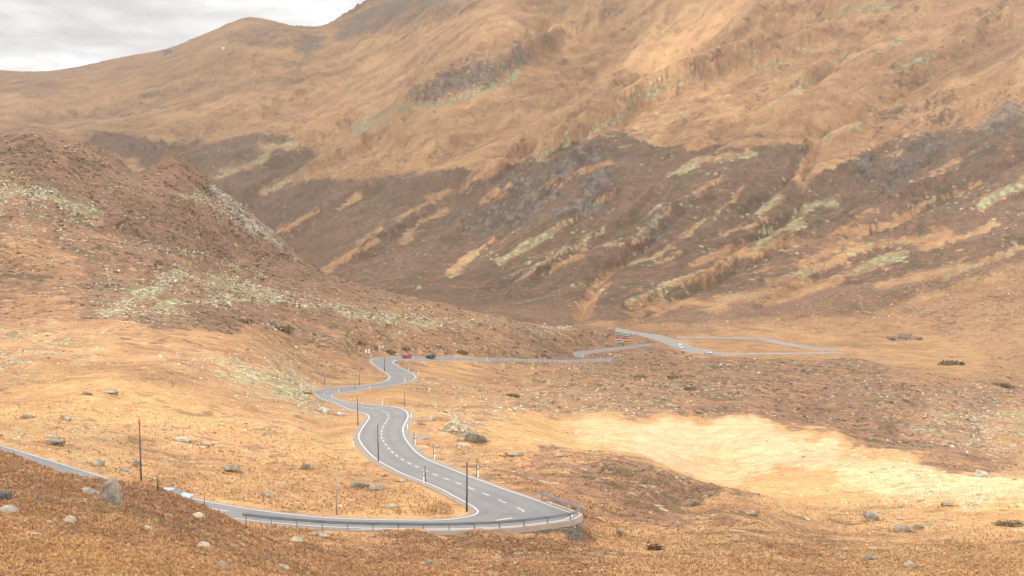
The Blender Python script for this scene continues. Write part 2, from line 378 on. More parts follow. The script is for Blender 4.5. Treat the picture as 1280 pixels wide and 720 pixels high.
# ------------------------------------------------------------------ plant cover survey: px,py,heather,lichen,crag,straw (top values: sunlit grass)
LAB = """
60,130,.15,.05,0,.1 200,110,.2,.05,0,.1 0,110,.15,.1,0,.1 300,45,.5,.1,.2,0 250,80,.3,.1,0,0 390,55,.5,.1,.8,0 450,20,.6,.1,.7,0 520,8,.5,.1,.5,0 380,90,.1,.25,0,0 470,60,.1,.1,0,.1 580,97,.4,.1,1,0 545,112,.3,.1,1,0 645,78,.3,.1,.9,0
560,130,.1,.8,.3,0 620,112,.1,.7,.3,0 470,155,.1,.7,.2,0 500,140,.05,.5,.1,0 540,160,.03,.05,0,.2 620,160,.03,.05,0,.2 400,130,.1,.05,0,.1 320,130,.1,.05,0,.1 300,165,.25,.05,0,.1
740,150,.05,.7,.1,0 800,122,.05,.7,.1,0 680,195,.05,.6,.1,0 640,225,.1,.6,.1,0 150,172,.8,.1,0,0 80,170,.5,.1,0,0 250,182,.85,.2,0,0 330,200,.7,.7,.1,0 300,215,.7,.6,.1,0 370,185,.9,.2,.1,0 430,240,.6,.1,0,0 450,185,.1,.05,0,.1 510,190,.03,.05,0,.2 560,205,.1,.05,0,.1 420,215,.8,.1,0,0
500,250,1,.05,0,0 450,290,1,.05,0,0 400,282,.5,.1,0,.2 560,250,.9,.05,.1,0 520,300,1,.05,.05,0 580,225,.3,.1,0,0 600,330,1,.15,.1,0 650,262,.8,.2,.7,0 705,245,.75,.2,.65,0 745,250,.7,.2,.6,0 620,275,.8,.2,.6,0 780,190,.5,.2,.3,0 680,310,.6,.8,0,0 655,322,.6,.7,0,0 760,305,1,.2,0,0
800,285,.8,.6,.2,0 830,258,.95,.2,0,0 900,240,.85,.2,0,0 950,232,1,.05,0,0 990,205,.95,.05,0,0 880,205,.7,.15,0,0 820,222,.5,.4,0,0 1005,262,.5,.75,0,0 958,256,.6,.75,0,0 925,208,.6,.4,0,0 850,300,.95,.2,0,0 700,370,1,.05,0,0 640,370,1,.1,.3,0 740,392,.8,.1,0,0
900,330,.7,.35,0,0 850,350,.5,.2,0,0 950,330,.5,.25,0,0 1010,310,.5,.2,0,0 1080,222,1,.1,.2,0 1130,190,1,.1,.2,0 1160,182,.7,.1,.6,0 1120,228,.8,.2,.5,0 1200,180,.9,.1,.3,0 1250,150,.5,.1,.7,0 1270,185,.9,.1,0,0 1260,240,.2,.9,0,0 1150,262,.5,.15,0,0 1060,290,.45,.15,0,0
1100,340,.55,.3,0,0 1200,320,.5,.3,0,0 1280,330,.4,.3,0,0 1000,370,.5,.3,0,0 1100,392,.3,.1,0,.1 1180,380,.4,.15,0,0 1250,390,.2,.1,0,.1 900,390,.55,.15,0,0 830,395,.4,.1,0,0 1000,285,.3,.1,0,0 930,300,.4,.2,0,0 780,330,.9,.3,0,0
1100,100,.05,.12,0,0 1000,100,.05,.25,0,0 1130,50,.1,.5,.2,0 950,55,.05,.3,0,0 1000,12,.1,.6,.2,0 1060,5,.1,.5,.2,0 1250,50,.05,.05,0,0 1000,165,.1,.1,0,0 900,150,.05,.2,0,0 1200,120,.1,.05,0,0 850,165,.1,.15,0,0 720,80,.02,.02,0,.2 870,50,.02,.02,0,.4 640,35,.02,.02,0,.4 760,12,.2,.1,.5,0 600,55,.05,.05,0,.2 680,130,.03,.05,0,.2 820,80,.02,.03,0,.3
930,110,.05,.3,0,0 1030,70,.05,.35,0,0 1080,30,.05,.3,0,0 1200,20,.03,.05,0,0
30,182,.7,.3,.1,0 100,200,.95,.1,0,0 60,250,.6,.85,0,0 15,250,.5,.85,0,0 150,260,.85,.4,0,0 80,290,.5,.7,0,0 120,240,.95,.3,0,0 180,228,.6,.2,.4,0 230,225,.95,.05,0,0 280,255,.6,.5,.6,0 312,275,.5,.4,1,0 270,290,.95,.1,0,0 220,300,.8,.15,0,0 320,315,.95,.1,.1,0 200,285,.85,.15,0,0 150,320,.5,.2,0,0 60,330,.3,.2,0,0 20,350,.5,.3,0,0 60,372,.3,.1,0,.1
160,372,.5,.95,0,0 220,342,.5,.95,0,0 280,352,.6,.7,0,0 205,382,.5,.85,0,0 330,370,.6,.65,0,0 400,378,.6,.5,0,0 250,392,.7,.3,0,0 450,395,.65,.45,0,0 520,402,.6,.5,0,0 600,408,.6,.5,0,0 700,418,.65,.3,0,0 560,428,.65,.3,0,0 480,420,.7,.35,0,0 640,440,.7,.1,0,0 690,437,.8,.1,0,0 380,412,.65,.2,0,0 350,440,.35,.4,0,0 420,430,.55,.2,0,0
30,440,.15,.5,0,.1 100,432,.1,.5,0,.1 150,432,.15,.05,0,0 250,430,.2,.1,0,0 300,470,.2,.8,0,0 265,460,.15,.6,0,0 350,482,.2,.85,0,0 240,482,.1,.2,0,.2 100,490,.03,.08,0,.55 200,502,.05,.1,0,.5 40,520,.05,.1,0,.55 250,520,.15,.2,0,.3 330,520,.15,.35,0,.2 400,508,.2,.6,0,.1 50,550,.15,.5,0,.3 110,555,.15,.5,0,.3 200,556,.15,.3,0,.2 300,565,.25,.2,0,.2 400,580,.1,.1,0,.4 500,632,.05,.05,0,.5 350,600,.25,.1,0,.2 450,600,.15,.2,0,.3 300,610,.1,.1,0,.4
40,600,.65,.1,0,0 150,640,.55,.1,0,0 250,655,.75,.1,0,0 200,622,.8,.1,0,0 300,690,.55,.1,0,0 100,705,.2,.1,0,.3 250,712,.35,.1,0,.2 30,700,.3,.1,0,.2 400,700,.6,.1,0,0 500,692,.55,.1,0,.05 600,702,.45,.15,0,.1 700,702,.45,.2,0,.1 440,668,.3,.2,0,.2
760,600,.65,.1,0,0 700,580,.45,.1,0,.1 830,612,.75,.1,0,0 900,642,.35,.15,0,.05 800,685,.3,.15,0,.2 1000,662,.25,.2,0,.1 1000,622,.05,.1,0,.4 1100,685,.2,.3,0,.2 1100,650,.15,.25,0,.3 1250,692,.1,.1,0,.3 1200,662,.1,.2,0,.3 900,700,.3,.15,0,.1 1000,700,.3,.2,0,.1
850,552,.02,.05,0,1 1000,572,.02,.05,0,.9 950,540,.02,.05,0,1 750,540,.05,.1,0,.8 1150,600,.05,.6,0,.8 1230,605,.05,.6,0,.8 1100,592,.05,.45,0,.8 660,540,.1,.15,0,.5 1000,598,.02,.05,0,.5 900,580,.02,.03,0,.8
1000,520,.75,.1,0,0 1100,545,.85,.1,0,0 1200,580,.9,.1,0,0 900,502,.55,.35,0,0 800,495,.4,.5,0,0 700,500,.3,.5,0,.1 640,490,.25,.5,0,.1 560,492,.3,.5,0,.1 600,520,.2,.45,0,.2 575,525,.2,.6,0,.1 1200,530,.35,.65,0,0 1250,542,.35,.6,0,0 1100,490,.65,.4,0,0 1000,470,.8,.25,0,0 900,465,.65,.4,0,0 1050,455,.8,.3,0,0 1150,470,.3,.1,0,.1 1200,458,.1,.05,0,.2 1250,462,.25,.1,0,.1 1200,490,.4,.5,0,0 1280,480,.3,.3,0,0
960,436,.15,.05,0,.1 1000,432,.15,.05,0,.1 1130,432,.05,.05,0,.2 1100,412,.15,.05,0,.1 900,430,.2,.05,0,0 650,468,.3,.2,0,.1 750,470,.4,.4,0,0 800,450,.55,.2,0,0 600,460,.2,.1,0,.2 560,460,.15,.1,0,.3 480,500,.1,.1,0,.4 440,530,.05,.05,0,.5 500,440,.5,.3,0,0 560,500,.2,.4,0,.1 530,525,.2,.2,0,.2
"""
lab = []
for wd in LAB.split():
    v = [float(t) for t in wd.split(',')]
    g = ground_at(v[0], v[1])
    lab.append(v[:2] + [math.log(g[1])] + v[2:])
lab = np.array(lab)
for b in lab:
    if b[0] < 420 and 160 < b[1] < 405 and b[2] < 7: b[3] = min(1, b[3] * 1.15 + .10)
    if b[0] > 560 and 440 < b[1] < 535 and b[6] < .3: b[3] = min(1, b[3] * 1.2 + .12)
    if b[0] > 560 and 440 < b[1] < 600 and b[6] < .3: b[3] = min(.66, b[3])
    if b[0] > 820 and 270 < b[1] < 415: b[3] = min(1, b[3] * 1.25 + .08); b[4] = min(1, b[4] + .08)

r4 = np.append(np.arange(0, NR - 1, 4), NR - 1); c4 = np.append(np.arange(0, NC - 1, 4), NC - 1)
QX = PXV[np.ix_(r4, c4)].ravel(); QY = PYV[np.ix_(r4, c4)].ravel(); QS = np.log(YY[np.ix_(r4, c4)]).ravel()
num = np.zeros((len(QX), 4)); den = np.zeros(len(QX)) + 1e-9
for b in lab:
    dd = ((QX - b[0]) / 30) ** 2 + ((QY - b[1]) / 17) ** 2 + ((QS - b[2]) / .13) ** 2
    k = 1 / (dd + .12) ** 2.8
    den += k
    num += k[:, None] * b[None, 3:7]
M4 = (num / den[:, None]).reshape(len(r4), len(c4), 4)
MASK = np.empty((NR, NC, 4), np.float32)
HEATH = [([(579, 232), (652, 201), (701, 177), (780, 161), (817, 183), (866, 186), (927, 183), (1006, 180), (1014, 222), (1048, 207), (1109, 177), (1170, 168), (1231, 161), (1300, 130), (1300, 205), (1201, 244), (1140, 262), (1079, 262), (1030, 300), (975, 299), (866, 350), (800, 392), (700, 412), (560, 410), (480, 375), (430, 350), (500, 290)], .95),
         ([(90, 165), (160, 165), (230, 180), (300, 172), (350, 165), (385, 178), (398, 195), (372, 222), (420, 218), (465, 224), (520, 214), (570, 208), (600, 215), (579, 232), (520, 300), (450, 360), (400, 345), (300, 265), (180, 210)], .9),
         ([(866, 350), (975, 299), (1079, 262), (1201, 244), (1300, 205), (1300, 325), (1200, 358), (1100, 392), (900, 402), (780, 408)], .74), ([(780, 395), (1300, 330), (1300, 400), (1150, 405), (800, 412)], .42),
         ([(610, 195), (640, 178), (670, 180), (655, 195)], .6), ([(150, 120), (260, 98), (380, 84), (400, 95), (280, 112), (170, 130)], .42), ([(60, 150), (150, 132), (250, 125), (240, 135), (120, 150)], .45), ([(270, 40), (350, 30), (400, 45), (380, 66), (290, 60)], .5), ([(440, 20), (480, 0), (640, 0), (600, 14), (470, 48)], .6),
         ([(1060, 150), (1130, 128), (1180, 135), (1130, 150)], .5), ([(900, 215), (980, 205), (1000, 225), (930, 250)], 1.0)]
STREAK = [([(640, 350), (700, 318), (760, 285)], 3, .7), ([(560, 345), (600, 318)], 3.5, .6), ([(850, 300), (880, 275)], 5, .8), ([(760, 340), (840, 305)], 4, .65), ([(870, 240), (905, 222)], 4, .7), ([(1060, 345), (1130, 320)], 5, .7), ([(1180, 345), (1280, 310)], 5, .7), ([(960, 350), (1040, 330)], 4, .7), ([(1090, 205), (1130, 190)], 4, .6), ([(920, 75), (980, 45)], 5, .8), ([(960, 130), (1020, 100)], 5, .7), ([(1180, 110), (1260, 70)], 5, .55), ([(800, 160), (860, 140)], 4, .6), ([(330, 240), (380, 215)], 6, .7), ([(420, 260), (450, 245)], 4, .5), ([(677, 195), (744, 161), (817, 119), (890, 91)], 7, .85), ([(890, 100), (1006, 67), (1048, 43)], 7, .62), ([(1048, 12), (1110, 6)], 9, .7), ([(1109, 61), (1176, 27)], 5, .7), ([(1121, 85), (1164, 64)], 5, .7), ([(1012, 100), (1060, 67)], 5, .7), ([(1015, 177), (1079, 161)], 8, .75),
          ([(832, 219), (878, 198), (939, 192)], 4.5, .9), ([(625, 329), (658, 308), (701, 280)], 6, 1.0), ([(701, 280), (768, 244)], 4, .8), ([(792, 299), (811, 280), (829, 259)], 7, .85), ([(951, 268), (969, 247)], 7, 1.0), ([(987, 286), (1006, 256), (1036, 256)], 8, .95), ([(939, 292), (1006, 283)], 4, .9), ([(707, 311), (774, 302)], 3.5, .85),
          ([(1231, 256), (1290, 220)], 10, 1.0), ([(786, 378), (890, 335), (975, 292)], 4, .75), ([(500, 136), (579, 122), (658, 85)], 8, .8), ([(440, 160), (500, 140)], 10, .8), ([(500, 305), (560, 262)], 4, .6), ([(270, 222), (310, 205), (330, 196)], 7, .75), ([(330, 185), (372, 180)], 7, .8), ([(1000, 345), (1090, 310), (1180, 290)], 8, .55), ([(900, 375), (1000, 355)], 8, .5), ([(1100, 360), (1200, 330)], 8, .5)]
ORANGE = [([(680, 345), (730, 315)], 3), ([(600, 250), (640, 225)], 4), ([(900, 300), (960, 275)], 3.5), ([(1150, 225), (1200, 200)], 3), ([(820, 330), (850, 312)], 3), ([(450, 300), (480, 280)], 3), ([(340, 290), (400, 262)], 4), ([(1000, 330), (1070, 300)], 4), ([(1150, 310), (1250, 280)], 5), ([(950, 375), (1050, 350)], 5), ([(1150, 375), (1250, 350)], 6), ([(786, 388), (878, 345), (926, 308)], 5), ([(722, 390), (742, 365), (762, 341)], 9), ([(1000, 232), (1018, 180)], 8), ([(1048, 288), (1109, 281), (1182, 246), (1222, 225)], 5), ([(865, 331), (914, 313)], 5), ([(500, 272), (560, 238)], 5), ([(395, 345), (420, 325), (470, 300)], 5), ([(560, 340), (620, 300)], 3.5), ([(650, 262), (700, 225), (760, 205)], 4), ([(820, 390), (860, 380), (900, 385)], 6), ([(900, 268), (930, 235)], 3)]
ROCKY = [([(528, 116), (560, 100), (605, 92)], 18, 1.15), ([(600, 92), (640, 78), (662, 70)], 12, 1.1), ([(480, 14), (520, 2), (560, -8)], 16, 1.0), ([(1085, 258), (1128, 226), (1172, 195)], 5, .7), ([(1188, 219), (1231, 183)], 4, .7), ([(1115, 228), (1140, 205)], 9, .75), ([(1160, 192), (1180, 180)], 8, .8), ([(1235, 158), (1270, 142)], 9, .9), ([(640, 275), (665, 255), (690, 240)], 13, .9), ([(700, 262), (745, 245)], 12, .9), ([(600, 300), (640, 262)], 7, .8), ([(560, 275), (575, 262)], 8, .8), ([(720, 210), (760, 190), (785, 195)], 8, .7), ([(580, 290), (620, 272)], 9, .7), ([(600, 380), (620, 370)], 8, .6), ([(380, 64), (395, 50)], 10, 1.1), ([(430, 40), (460, 20), (500, 4)], 16, 1.05), ([(755, 14), (775, 4)], 9, .7), ([(840, 275), (870, 262)], 7, .65)]
rf = int(np.searchsorted(srow, math.log(980)))
qx = (PXV[rf:] + 7 * perlin(XX[rf:] / 90, YY[rf:] / 90, 93) + 4 * perlin(XX[rf:] / 30, YY[rf:] / 30, 94) + 2.5 * perlin(XX[rf:] / 11, YY[rf:] / 11, 95)).astype(np.float32)
qy = (PYV[rf:] + 6 * perlin(XX[rf:] / 90, YY[rf:] / 90, 96) + 3.5 * perlin(XX[rf:] / 30, YY[rf:] / 30, 97) + 2.5 * perlin(XX[rf:] / 11, YY[rf:] / 11, 98)).astype(np.float32)
# ragged borders between kinds of cover
wu, ws = XX / YY * F, np.log(YY) * 300.0
wj = 15 * perlin(wu / 60, ws / 60, 81) + 10 * perlin(wu / 26, ws / 22, 82) + 6 * perlin(wu / 11, ws / 9, 83)
wi = 11 * perlin(wu / 60, ws / 60, 84) + 7 * perlin(wu / 26, ws / 22, 85) + 4 * perlin(wu / 11, ws / 9, 86)
fi = np.clip(np.arange(NR)[:, None] + wi, 0, NR - 1); fj = np.clip(np.arange(NC)[None, :] + wj, 0, NC - 1)
gi = np.interp(fi.ravel(), r4, np.arange(len(r4))).reshape(NR, NC); gj = np.interp(fj.ravel(), c4, np.arange(len(c4))).reshape(NR, NC)
ii = np.minimum(gi.astype(int), len(r4) - 2); jj = np.minimum(gj.astype(int), len(c4) - 2)
ai = (gi - ii).astype(np.float32); aj = (gj - jj).astype(np.float32)
for c in range(4):
    m_ = M4[..., c].astype(np.float32)
    MASK[..., c] = (m_[ii, jj] * (1 - ai) + m_[ii + 1, jj] * ai) * (1 - aj) + (m_[ii, jj + 1] * (1 - ai) + m_[ii + 1, jj + 1] * ai) * aj
# the far slopes: traced patches replace the coarse survey
bl = sstep(1000, 1100, YY[rf:])
hh = np.clip(MASK[rf:, :, 0] * .5, 0, .3)
for pts_, v_ in HEATH:
    hh = np.maximum(hh, v_ * sstep(-7, 7, inside_poly(qx, qy, pts_)))
ll = MASK[rf:, :, 1] * .35 + .06
for pts_, wd_, v_ in STREAK:
    e_ = np.exp(-(line_dist(qx, qy, pts_) / wd_) ** 2)
    ll = np.maximum(ll, min(1.15, v_ * 1.3) * e_); hh = hh * (1 - .75 * e_)
for pts_, wd_ in ORANGE:
    e_ = np.exp(-(line_dist(qx, qy, pts_) / wd_) ** 2)
    hh = hh * (1 - .95 * e_); ll = ll * (1 - .7 * e_)
kk_ = cragmask[rf:] * .25
for pts_, wd_, v_ in ROCKY:
    kk_ = np.maximum(kk_, v_ * np.exp(-(line_dist(qx, qy, pts_) / wd_) ** 2))
hh = np.clip(hh - .20 * ridge[rf:], 0, 1.1)
kk_ = np.clip(kk_ + .15 * ridge[rf:] * (kk_ > .2), 0, 1)
for c, arr in ((0, hh), (1, ll), (2, kk_)):
    MASK[rf:, :, c] = MASK[rf:, :, c] * (1 - bl) + arr * bl
MASK[rf:, :, 3] *= 1 - .6 * bl
# lichen bands on the near hill
rh0, rh1 = int(np.searchsorted(srow, math.log(330))), int(np.searchsorted(srow, math.log(760)))
hx = PXV[rh0:rh1] + 14 * perlin(XX[rh0:rh1] / 26, YY[rh0:rh1] / 40, 87) + 7 * perlin(XX[rh0:rh1] / 9, YY[rh0:rh1] / 16, 88)
hy = PYV[rh0:rh1] + 9 * perlin(XX[rh0:rh1] / 26, YY[rh0:rh1] / 40, 89) + 5 * perlin(XX[rh0:rh1] / 9, YY[rh0:rh1] / 16, 90)
inh = (hx < 740) & (hy < 432)
lh = np.where(inh, MASK[rh0:rh1, :, 1] * .5, MASK[rh0:rh1, :, 1])
for pts_, wd_, v_ in [([(-40, 250), (20, 240), (70, 250), (115, 265)], 22, .85), ([(-30, 290), (50, 285)], 10, .7), ([(130, 388), (170, 368), (220, 346)], 17, .9), ([(220, 346), (280, 352), (340, 368)], 15, .85), ([(340, 368), (400, 380), (470, 396), (540, 402)], 13, .78), ([(540, 402), (620, 405), (700, 416)], 11, .62), ([(180, 385), (240, 380), (300, 375)], 14, .75),
                      ([(190, 306), (260, 322), (320, 338)], 8, .6), ([(40, 335), (80, 322)], 7, .6), ([(230, 240), (280, 262), (320, 290), (345, 310)], 9, .75), ([(360, 415), (440, 420), (520, 425)], 9, .5), ([(70, 300), (150, 300), (200, 312)], 6, .5)]:
    lh = np.maximum(lh, np.where(inh, v_, 0) * np.exp(-(line_dist(hx, hy, pts_) / wd_) ** 2))
MASK[rh0:rh1, :, 1] = lh
MASK[rh0:rh1, :, 2] = np.maximum(MASK[rh0:rh1, :, 2] * .5, np.where(inh, 1.1, 0) * np.exp(-(line_dist(hx, hy, [(262, 238), (295, 258), (322, 280), (345, 306)]) / 10) ** 2))
del wu, ws, wi, wj, fi, fj, gi, gj, ii, jj, ai, aj
MASK[..., 2] = np.maximum(MASK[..., 2] * .85, cragmask * .8)

# ------------------------------------------------------------------ materials
def new_mat(name):
    m = bpy.data.materials.new(name); m.use_nodes = True
    nt = m.node_tree
    return m, nt, nt.nodes['Principled BSDF']


def nd(nt, typ, **kw):
    o = nt.nodes.new(typ)
    for k, v in kw.items():
        setattr(o, k, v)
    return o


def lk(nt, a, b):
    nt.links.new(a, b)


def val(nt, op, a, b=None, clamp=False):
    o = nd(nt, 'ShaderNodeMath', operation=op); o.use_clamp = clamp
    for i, v in enumerate((a, b)):
        if v is None: continue
        if isinstance(v, (int, float)): o.inputs[i].default_value = v
        else: lk(nt, v, o.inputs[i])
    return o.outputs[0]


def mixc(nt, fac, a, b):
    o = nd(nt, 'ShaderNodeMix', data_type='RGBA')
    for s, v in ((0, fac), (6, a), (7, b)):
        if isinstance(v, (int, float)): o.inputs[s].default_value = v
        elif isinstance(v, tuple): o.inputs[s].default_value = (*v, 1)
        else: lk(nt, v, o.inputs[s])
    return o.outputs[2]


def noi(nt, vec, scale, detail=4, rough=.6, dist=0):
    o = nd(nt, 'ShaderNodeTexNoise'); o.inputs['Scale'].default_value = scale
    o.inputs['Detail'].default_value = detail; o.inputs['Roughness'].default_value = rough
    o.inputs['Distortion'].default_value = dist
    if vec is not None: lk(nt, vec, o.inputs['Vector'])
    return o.outputs['Fac']


def plain(name, col, rough=.8, metal=0, var=.12, scale=6):
    m, nt, bs = new_mat(name)
    tc = nd(nt, 'ShaderNodeTexCoord')
    f = noi(nt, tc.outputs['Object'], scale, 4)
    c2_ = tuple(max(0, c * (1 - var * 2)) for c in col); c3_ = tuple(min(1, c * (1 + var * 1.2)) for c in col)
    lk(nt, mixc(nt, f, c2_, c3_), bs.inputs['Base Color'])
    bs.inputs['Roughness'].default_value = rough; bs.inputs['Metallic'].default_value = metal
    return m


def ground_material(name, mountain=False):
    m, nt, bs = new_mat(name)
    geo = nd(nt, 'ShaderNodeNewGeometry'); pos = geo.outputs['Position']
    at = nd(nt, 'ShaderNodeAttribute', attribute_name='cover')
    sep = nd(nt, 'ShaderNodeSeparateColor'); lk(nt, at.outputs['Color'], sep.inputs[0])
    h, l, c, s = sep.outputs[0], sep.outputs[1], sep.outputs[2], at.outputs['Alpha']
    S = 3.2 if mountain else 1.0
    mp = nd(nt, 'ShaderNodeMapping'); lk(nt, pos, mp.inputs[0])
    if mountain:
        mp.inputs['Rotation'].default_value = (0, 0, math.radians(-56)); mp.inputs['Scale'].default_value = (.62, 1, 1.0)
    else:
        mp.inputs['Scale'].default_value = (.8, 1, 1)
    v = mp.outputs[0]

    def cen(x, k):          # noise spread about zero
        return val(nt, 'MULTIPLY', val(nt, 'SUBTRACT', x, .5), k)
    nBig = noi(nt, v, 1 / (55 * S), 4, .55, .3)
    nMed = noi(nt, v, 1 / (11 * S), 6, .66, .15)
    nSm = noi(nt, pos if mountain else v, 1 / (2.4 * S), 5, .68)
    nFi = noi(nt, pos, 1 / (.55 * S), 4, .7)
    nR = noi(nt, pos if mountain else v, 1 / (3.4 * S), 5, .70, .3)
    nK = noi(nt, v, 1 / (17 * S), 6, .64, .2)
    nm = val(nt, 'ADD', val(nt, 'ADD', cen(nBig, 1.0 if mountain else 1.5), cen(nMed, 2.6 if mountain else 3.6)), cen(nSm, 2.6 if mountain else 3.0))
    # dry grass: orange, brown and straw, painted paler where sunlit
    g = mixc(nt, nd_ramp(nt, nMed, .36, .64), (.250, .126, .060), (.380, .212, .096))
    g = mixc(nt, val(nt, 'MULTIPLY', nd_ramp(nt, nSm, .50, .66), .75), g, (.175, .085, .045))
    g = mixc(nt, val(nt, 'MULTIPLY', nd_ramp(nt, nSm, .46, .32), .6), g, (.50, .325, .145))
    straw_sun = mixc(nt, nd_ramp(nt, nSm, .36, .64), (.35, .19, .072), (.49, .295, .118))
    straw_sun = mixc(nt, nd_ramp(nt, s, .6, .9), straw_sun, mixc(nt, nd_ramp(nt, nSm, .36, .64), (.43, .285, .15), (.52, .37, .22)))  # paler straw: sunlight on the meadow put into the grass colour
    sf = val(nt, 'MULTIPLY', val(nt, 'ADD', s, val(nt, 'MULTIPLY', nm, .45)), 1.3, True)
    g = mixc(nt, sf, g, straw_sun)
    g = mixc(nt, val(nt, 'MULTIPLY', nd_ramp(nt, nFi, .52, .68), .60), g, (.135, .068, .038))
    g = mixc(nt, val(nt, 'MULTIPLY', nd_ramp(nt, nFi, .47, .33), .45), g, (.54, .38, .19))
    # heather and dwarf shrub
    he = mixc(nt, nd_ramp(nt, nSm, .34, .64), (.050, .027, .020) if mountain else (.070, .036, .026), (.155, .088, .058) if mountain else (.20, .108, .07))
    he = mixc(nt, val(nt, 'MULTIPLY', nd_ramp(nt, nFi, .48, .66), .7), he, (.30, .18, .11))
    hf = val(nt, 'MULTIPLY', val(nt, 'ADD', val(nt, 'MULTIPLY', val(nt, 'SUBTRACT', h, .44), 1.75), nm), 3.4, True)
    col = mixc(nt, val(nt, 'MULTIPLY', hf, .9), g, he)
    # dark evergreen cushions, thick in the heather and here and there in the grass
    jf = val(nt, 'MULTIPLY', val(nt, 'SUBTRACT', 1.0, val(nt, 'MULTIPLY', s, .95, True)), nd_ramp(nt, val(nt, 'ADD', val(nt, 'ADD', nR, cen(nK, .55)), val(nt, 'MULTIPLY', h, .085)), .575 if mountain else .60, .64))
    col = mixc(nt, val(nt, 'MULTIPLY', jf, .72), col, (.080, .066, .032))
    # single pale stones
    vo = nd(nt, 'ShaderNodeTexVoronoi'); vo.inputs['Scale'].default_value = 1 / (1.9 * S); lk(nt, pos, vo.inputs['Vector'])
    sv = nd(nt, 'ShaderNodeSeparateColor'); lk(nt, vo.outputs['Color'], sv.inputs[0])
    thr = val(nt, 'ADD', val(nt, 'ADD', val(nt, 'MULTIPLY', l, .62), .0), cen(nMed, 3.2))
    chosen = nd_ramp(nt, val(nt, 'SUBTRACT', thr, sv.outputs[0]), 0, .04)
    inside = nd_ramp(nt, val(nt, 'SUBTRACT', val(nt, 'ADD', val(nt, 'MULTIPLY', sv.outputs[1], .30), .20), vo.outputs['Distance']), 0, .07)
    lc = mixc(nt, sv.outputs[2], (.235, .22, .125), (.41, .39, .235))
    lc = mixc(nt, val(nt, 'MULTIPLY', nd_ramp(nt, nFi, .5, .66), .6), lc, (.19, .15, .10))
    col = mixc(nt, val(nt, 'MULTIPLY', val(nt, 'MULTIPLY', chosen, inside), .88), col, lc)
    # sheets of lichen covered scree
    lf = val(nt, 'MULTIPLY', val(nt, 'ADD', val(nt, 'ADD', val(nt, 'MULTIPLY', val(nt, 'SUBTRACT', l, .66), 1.6), cen(nK, 2.6)), cen(nR, 3.4)), 3.0, True)
    lf = val(nt, 'MULTIPLY', lf, nd_ramp(nt, l, .05, .22))
    ls = mixc(nt, nd_ramp(nt, nSm, .38, .62), (.225, .22, .108), (.385, .38, .215))
    ls = mixc(nt, val(nt, 'MULTIPLY', nd_ramp(nt, vo.outputs['Distance'], .38, .62), .75), ls, (.15, .105, .065))
    col = mixc(nt, val(nt, 'MULTIPLY', lf, .85), col, ls)
    # bare crag
    rk = mixc(nt, nd_ramp(nt, nR, .40, .60), (.075, .058, .048) if mountain else (.11, .085, .065), (.20, .16, .13) if mountain else (.36, .30, .235))
    rk = mixc(nt, val(nt, 'MULTIPLY', nd_ramp(nt, nFi, .52, .66), .6), rk, (.07, .05, .04))
    cf = val(nt, 'MULTIPLY', val(nt, 'ADD', val(nt, 'SUBTRACT', c, .52), val(nt, 'MULTIPLY', nm, .9)), 4.0, True)
    cf = val(nt, 'MULTIPLY', cf, nd_ramp(nt, c, .10, .3))
    col = mixc(nt, val(nt, 'MULTIPLY', cf, .88), col, rk)
    hs = nd(nt, 'ShaderNodeHueSaturation'); lk(nt, col, hs.inputs['Color'])
    hs.inputs['Saturation'].default_value = .95
    lk(nt, val(nt, 'ADD', cen(nBig, 1.0), 1.0), hs.inputs['Value'])
    lk(nt, hs.outputs[0], bs.inputs['Base Color'])
    bs.inputs['Roughness'].default_value = .95
    bs.inputs['Specular IOR Level'].default_value = .1
    bp = nd(nt, 'ShaderNodeBump'); bp.inputs['Strength'].default_value = .7
    bp.inputs['Distance'].default_value = .45 * S
    hh = val(nt, 'ADD', val(nt, 'ADD', val(nt, 'MULTIPLY', nSm, .8), val(nt, 'MULTIPLY', nFi, .30)), val(nt, 'MULTIPLY', cf, .6))
    lk(nt, hh, bp.inputs['Height']); lk(nt, bp.outputs[0], bs.inputs['Normal'])
    return m


def nd_ramp(nt, v, a, b):
    o = nd(nt, 'ShaderNodeMapRange', interpolation_type='SMOOTHSTEP')
    o.inputs['From Min'].default_value = a; o.inputs['From Max'].default_value = b
    if a > b:
        o.inputs['From Min'].default_value = b; o.inputs['From Max'].default_value = a
        o.inputs['To Min'].default_value = 1; o.inputs['To Max'].default_value = 0
    lk(nt, v, o.inputs[0])
    return o.outputs[0]


def rock_material(name, base=(.30, .27, .22), lich=.5):
    m, nt, bs = new_mat(name)
    geo = nd(nt, 'ShaderNodeNewGeometry'); oi = nd(nt, 'ShaderNodeObjectInfo')
    p = geo.outputs['Position']
    a = noi(nt, p, 1.1, 6, .65); b = noi(nt, p, 4.5, 5, .7); c = noi(nt, p, .45, 3)
    dark = tuple(x * .55 for x in base); lite = tuple(min(1, x * 1.45) for x in base)
    col = mixc(nt, nd_ramp(nt, a, .35, .65), dark, lite)
    col = mixc(nt, val(nt, 'MULTIPLY', nd_ramp(nt, b, .5, .62), lich), col, (.34, .31, .19))
    col = mixc(nt, val(nt, 'MULTIPLY', nd_ramp(nt, c, .55, .7), .45), col, (.17, .15, .12))
    hs = nd(nt, 'ShaderNodeHueSaturation'); lk(nt, col, hs.inputs['Color'])
    lk(nt, val(nt, 'ADD', val(nt, 'MULTIPLY', oi.outputs['Random'], .5), .75), hs.inputs['Value'])
    lk(nt, hs.outputs[0], bs.inputs['Base Color'])
    bs.inputs['Roughness'].default_value = .92
    bp = nd(nt, 'ShaderNodeBump'); bp.inputs['Strength'].default_value = .7; bp.inputs['Distance'].default_value = .12
    lk(nt, val(nt, 'ADD', a, b), bp.inputs['Height']); lk(nt, bp.outputs[0], bs.inputs['Normal'])
    return m


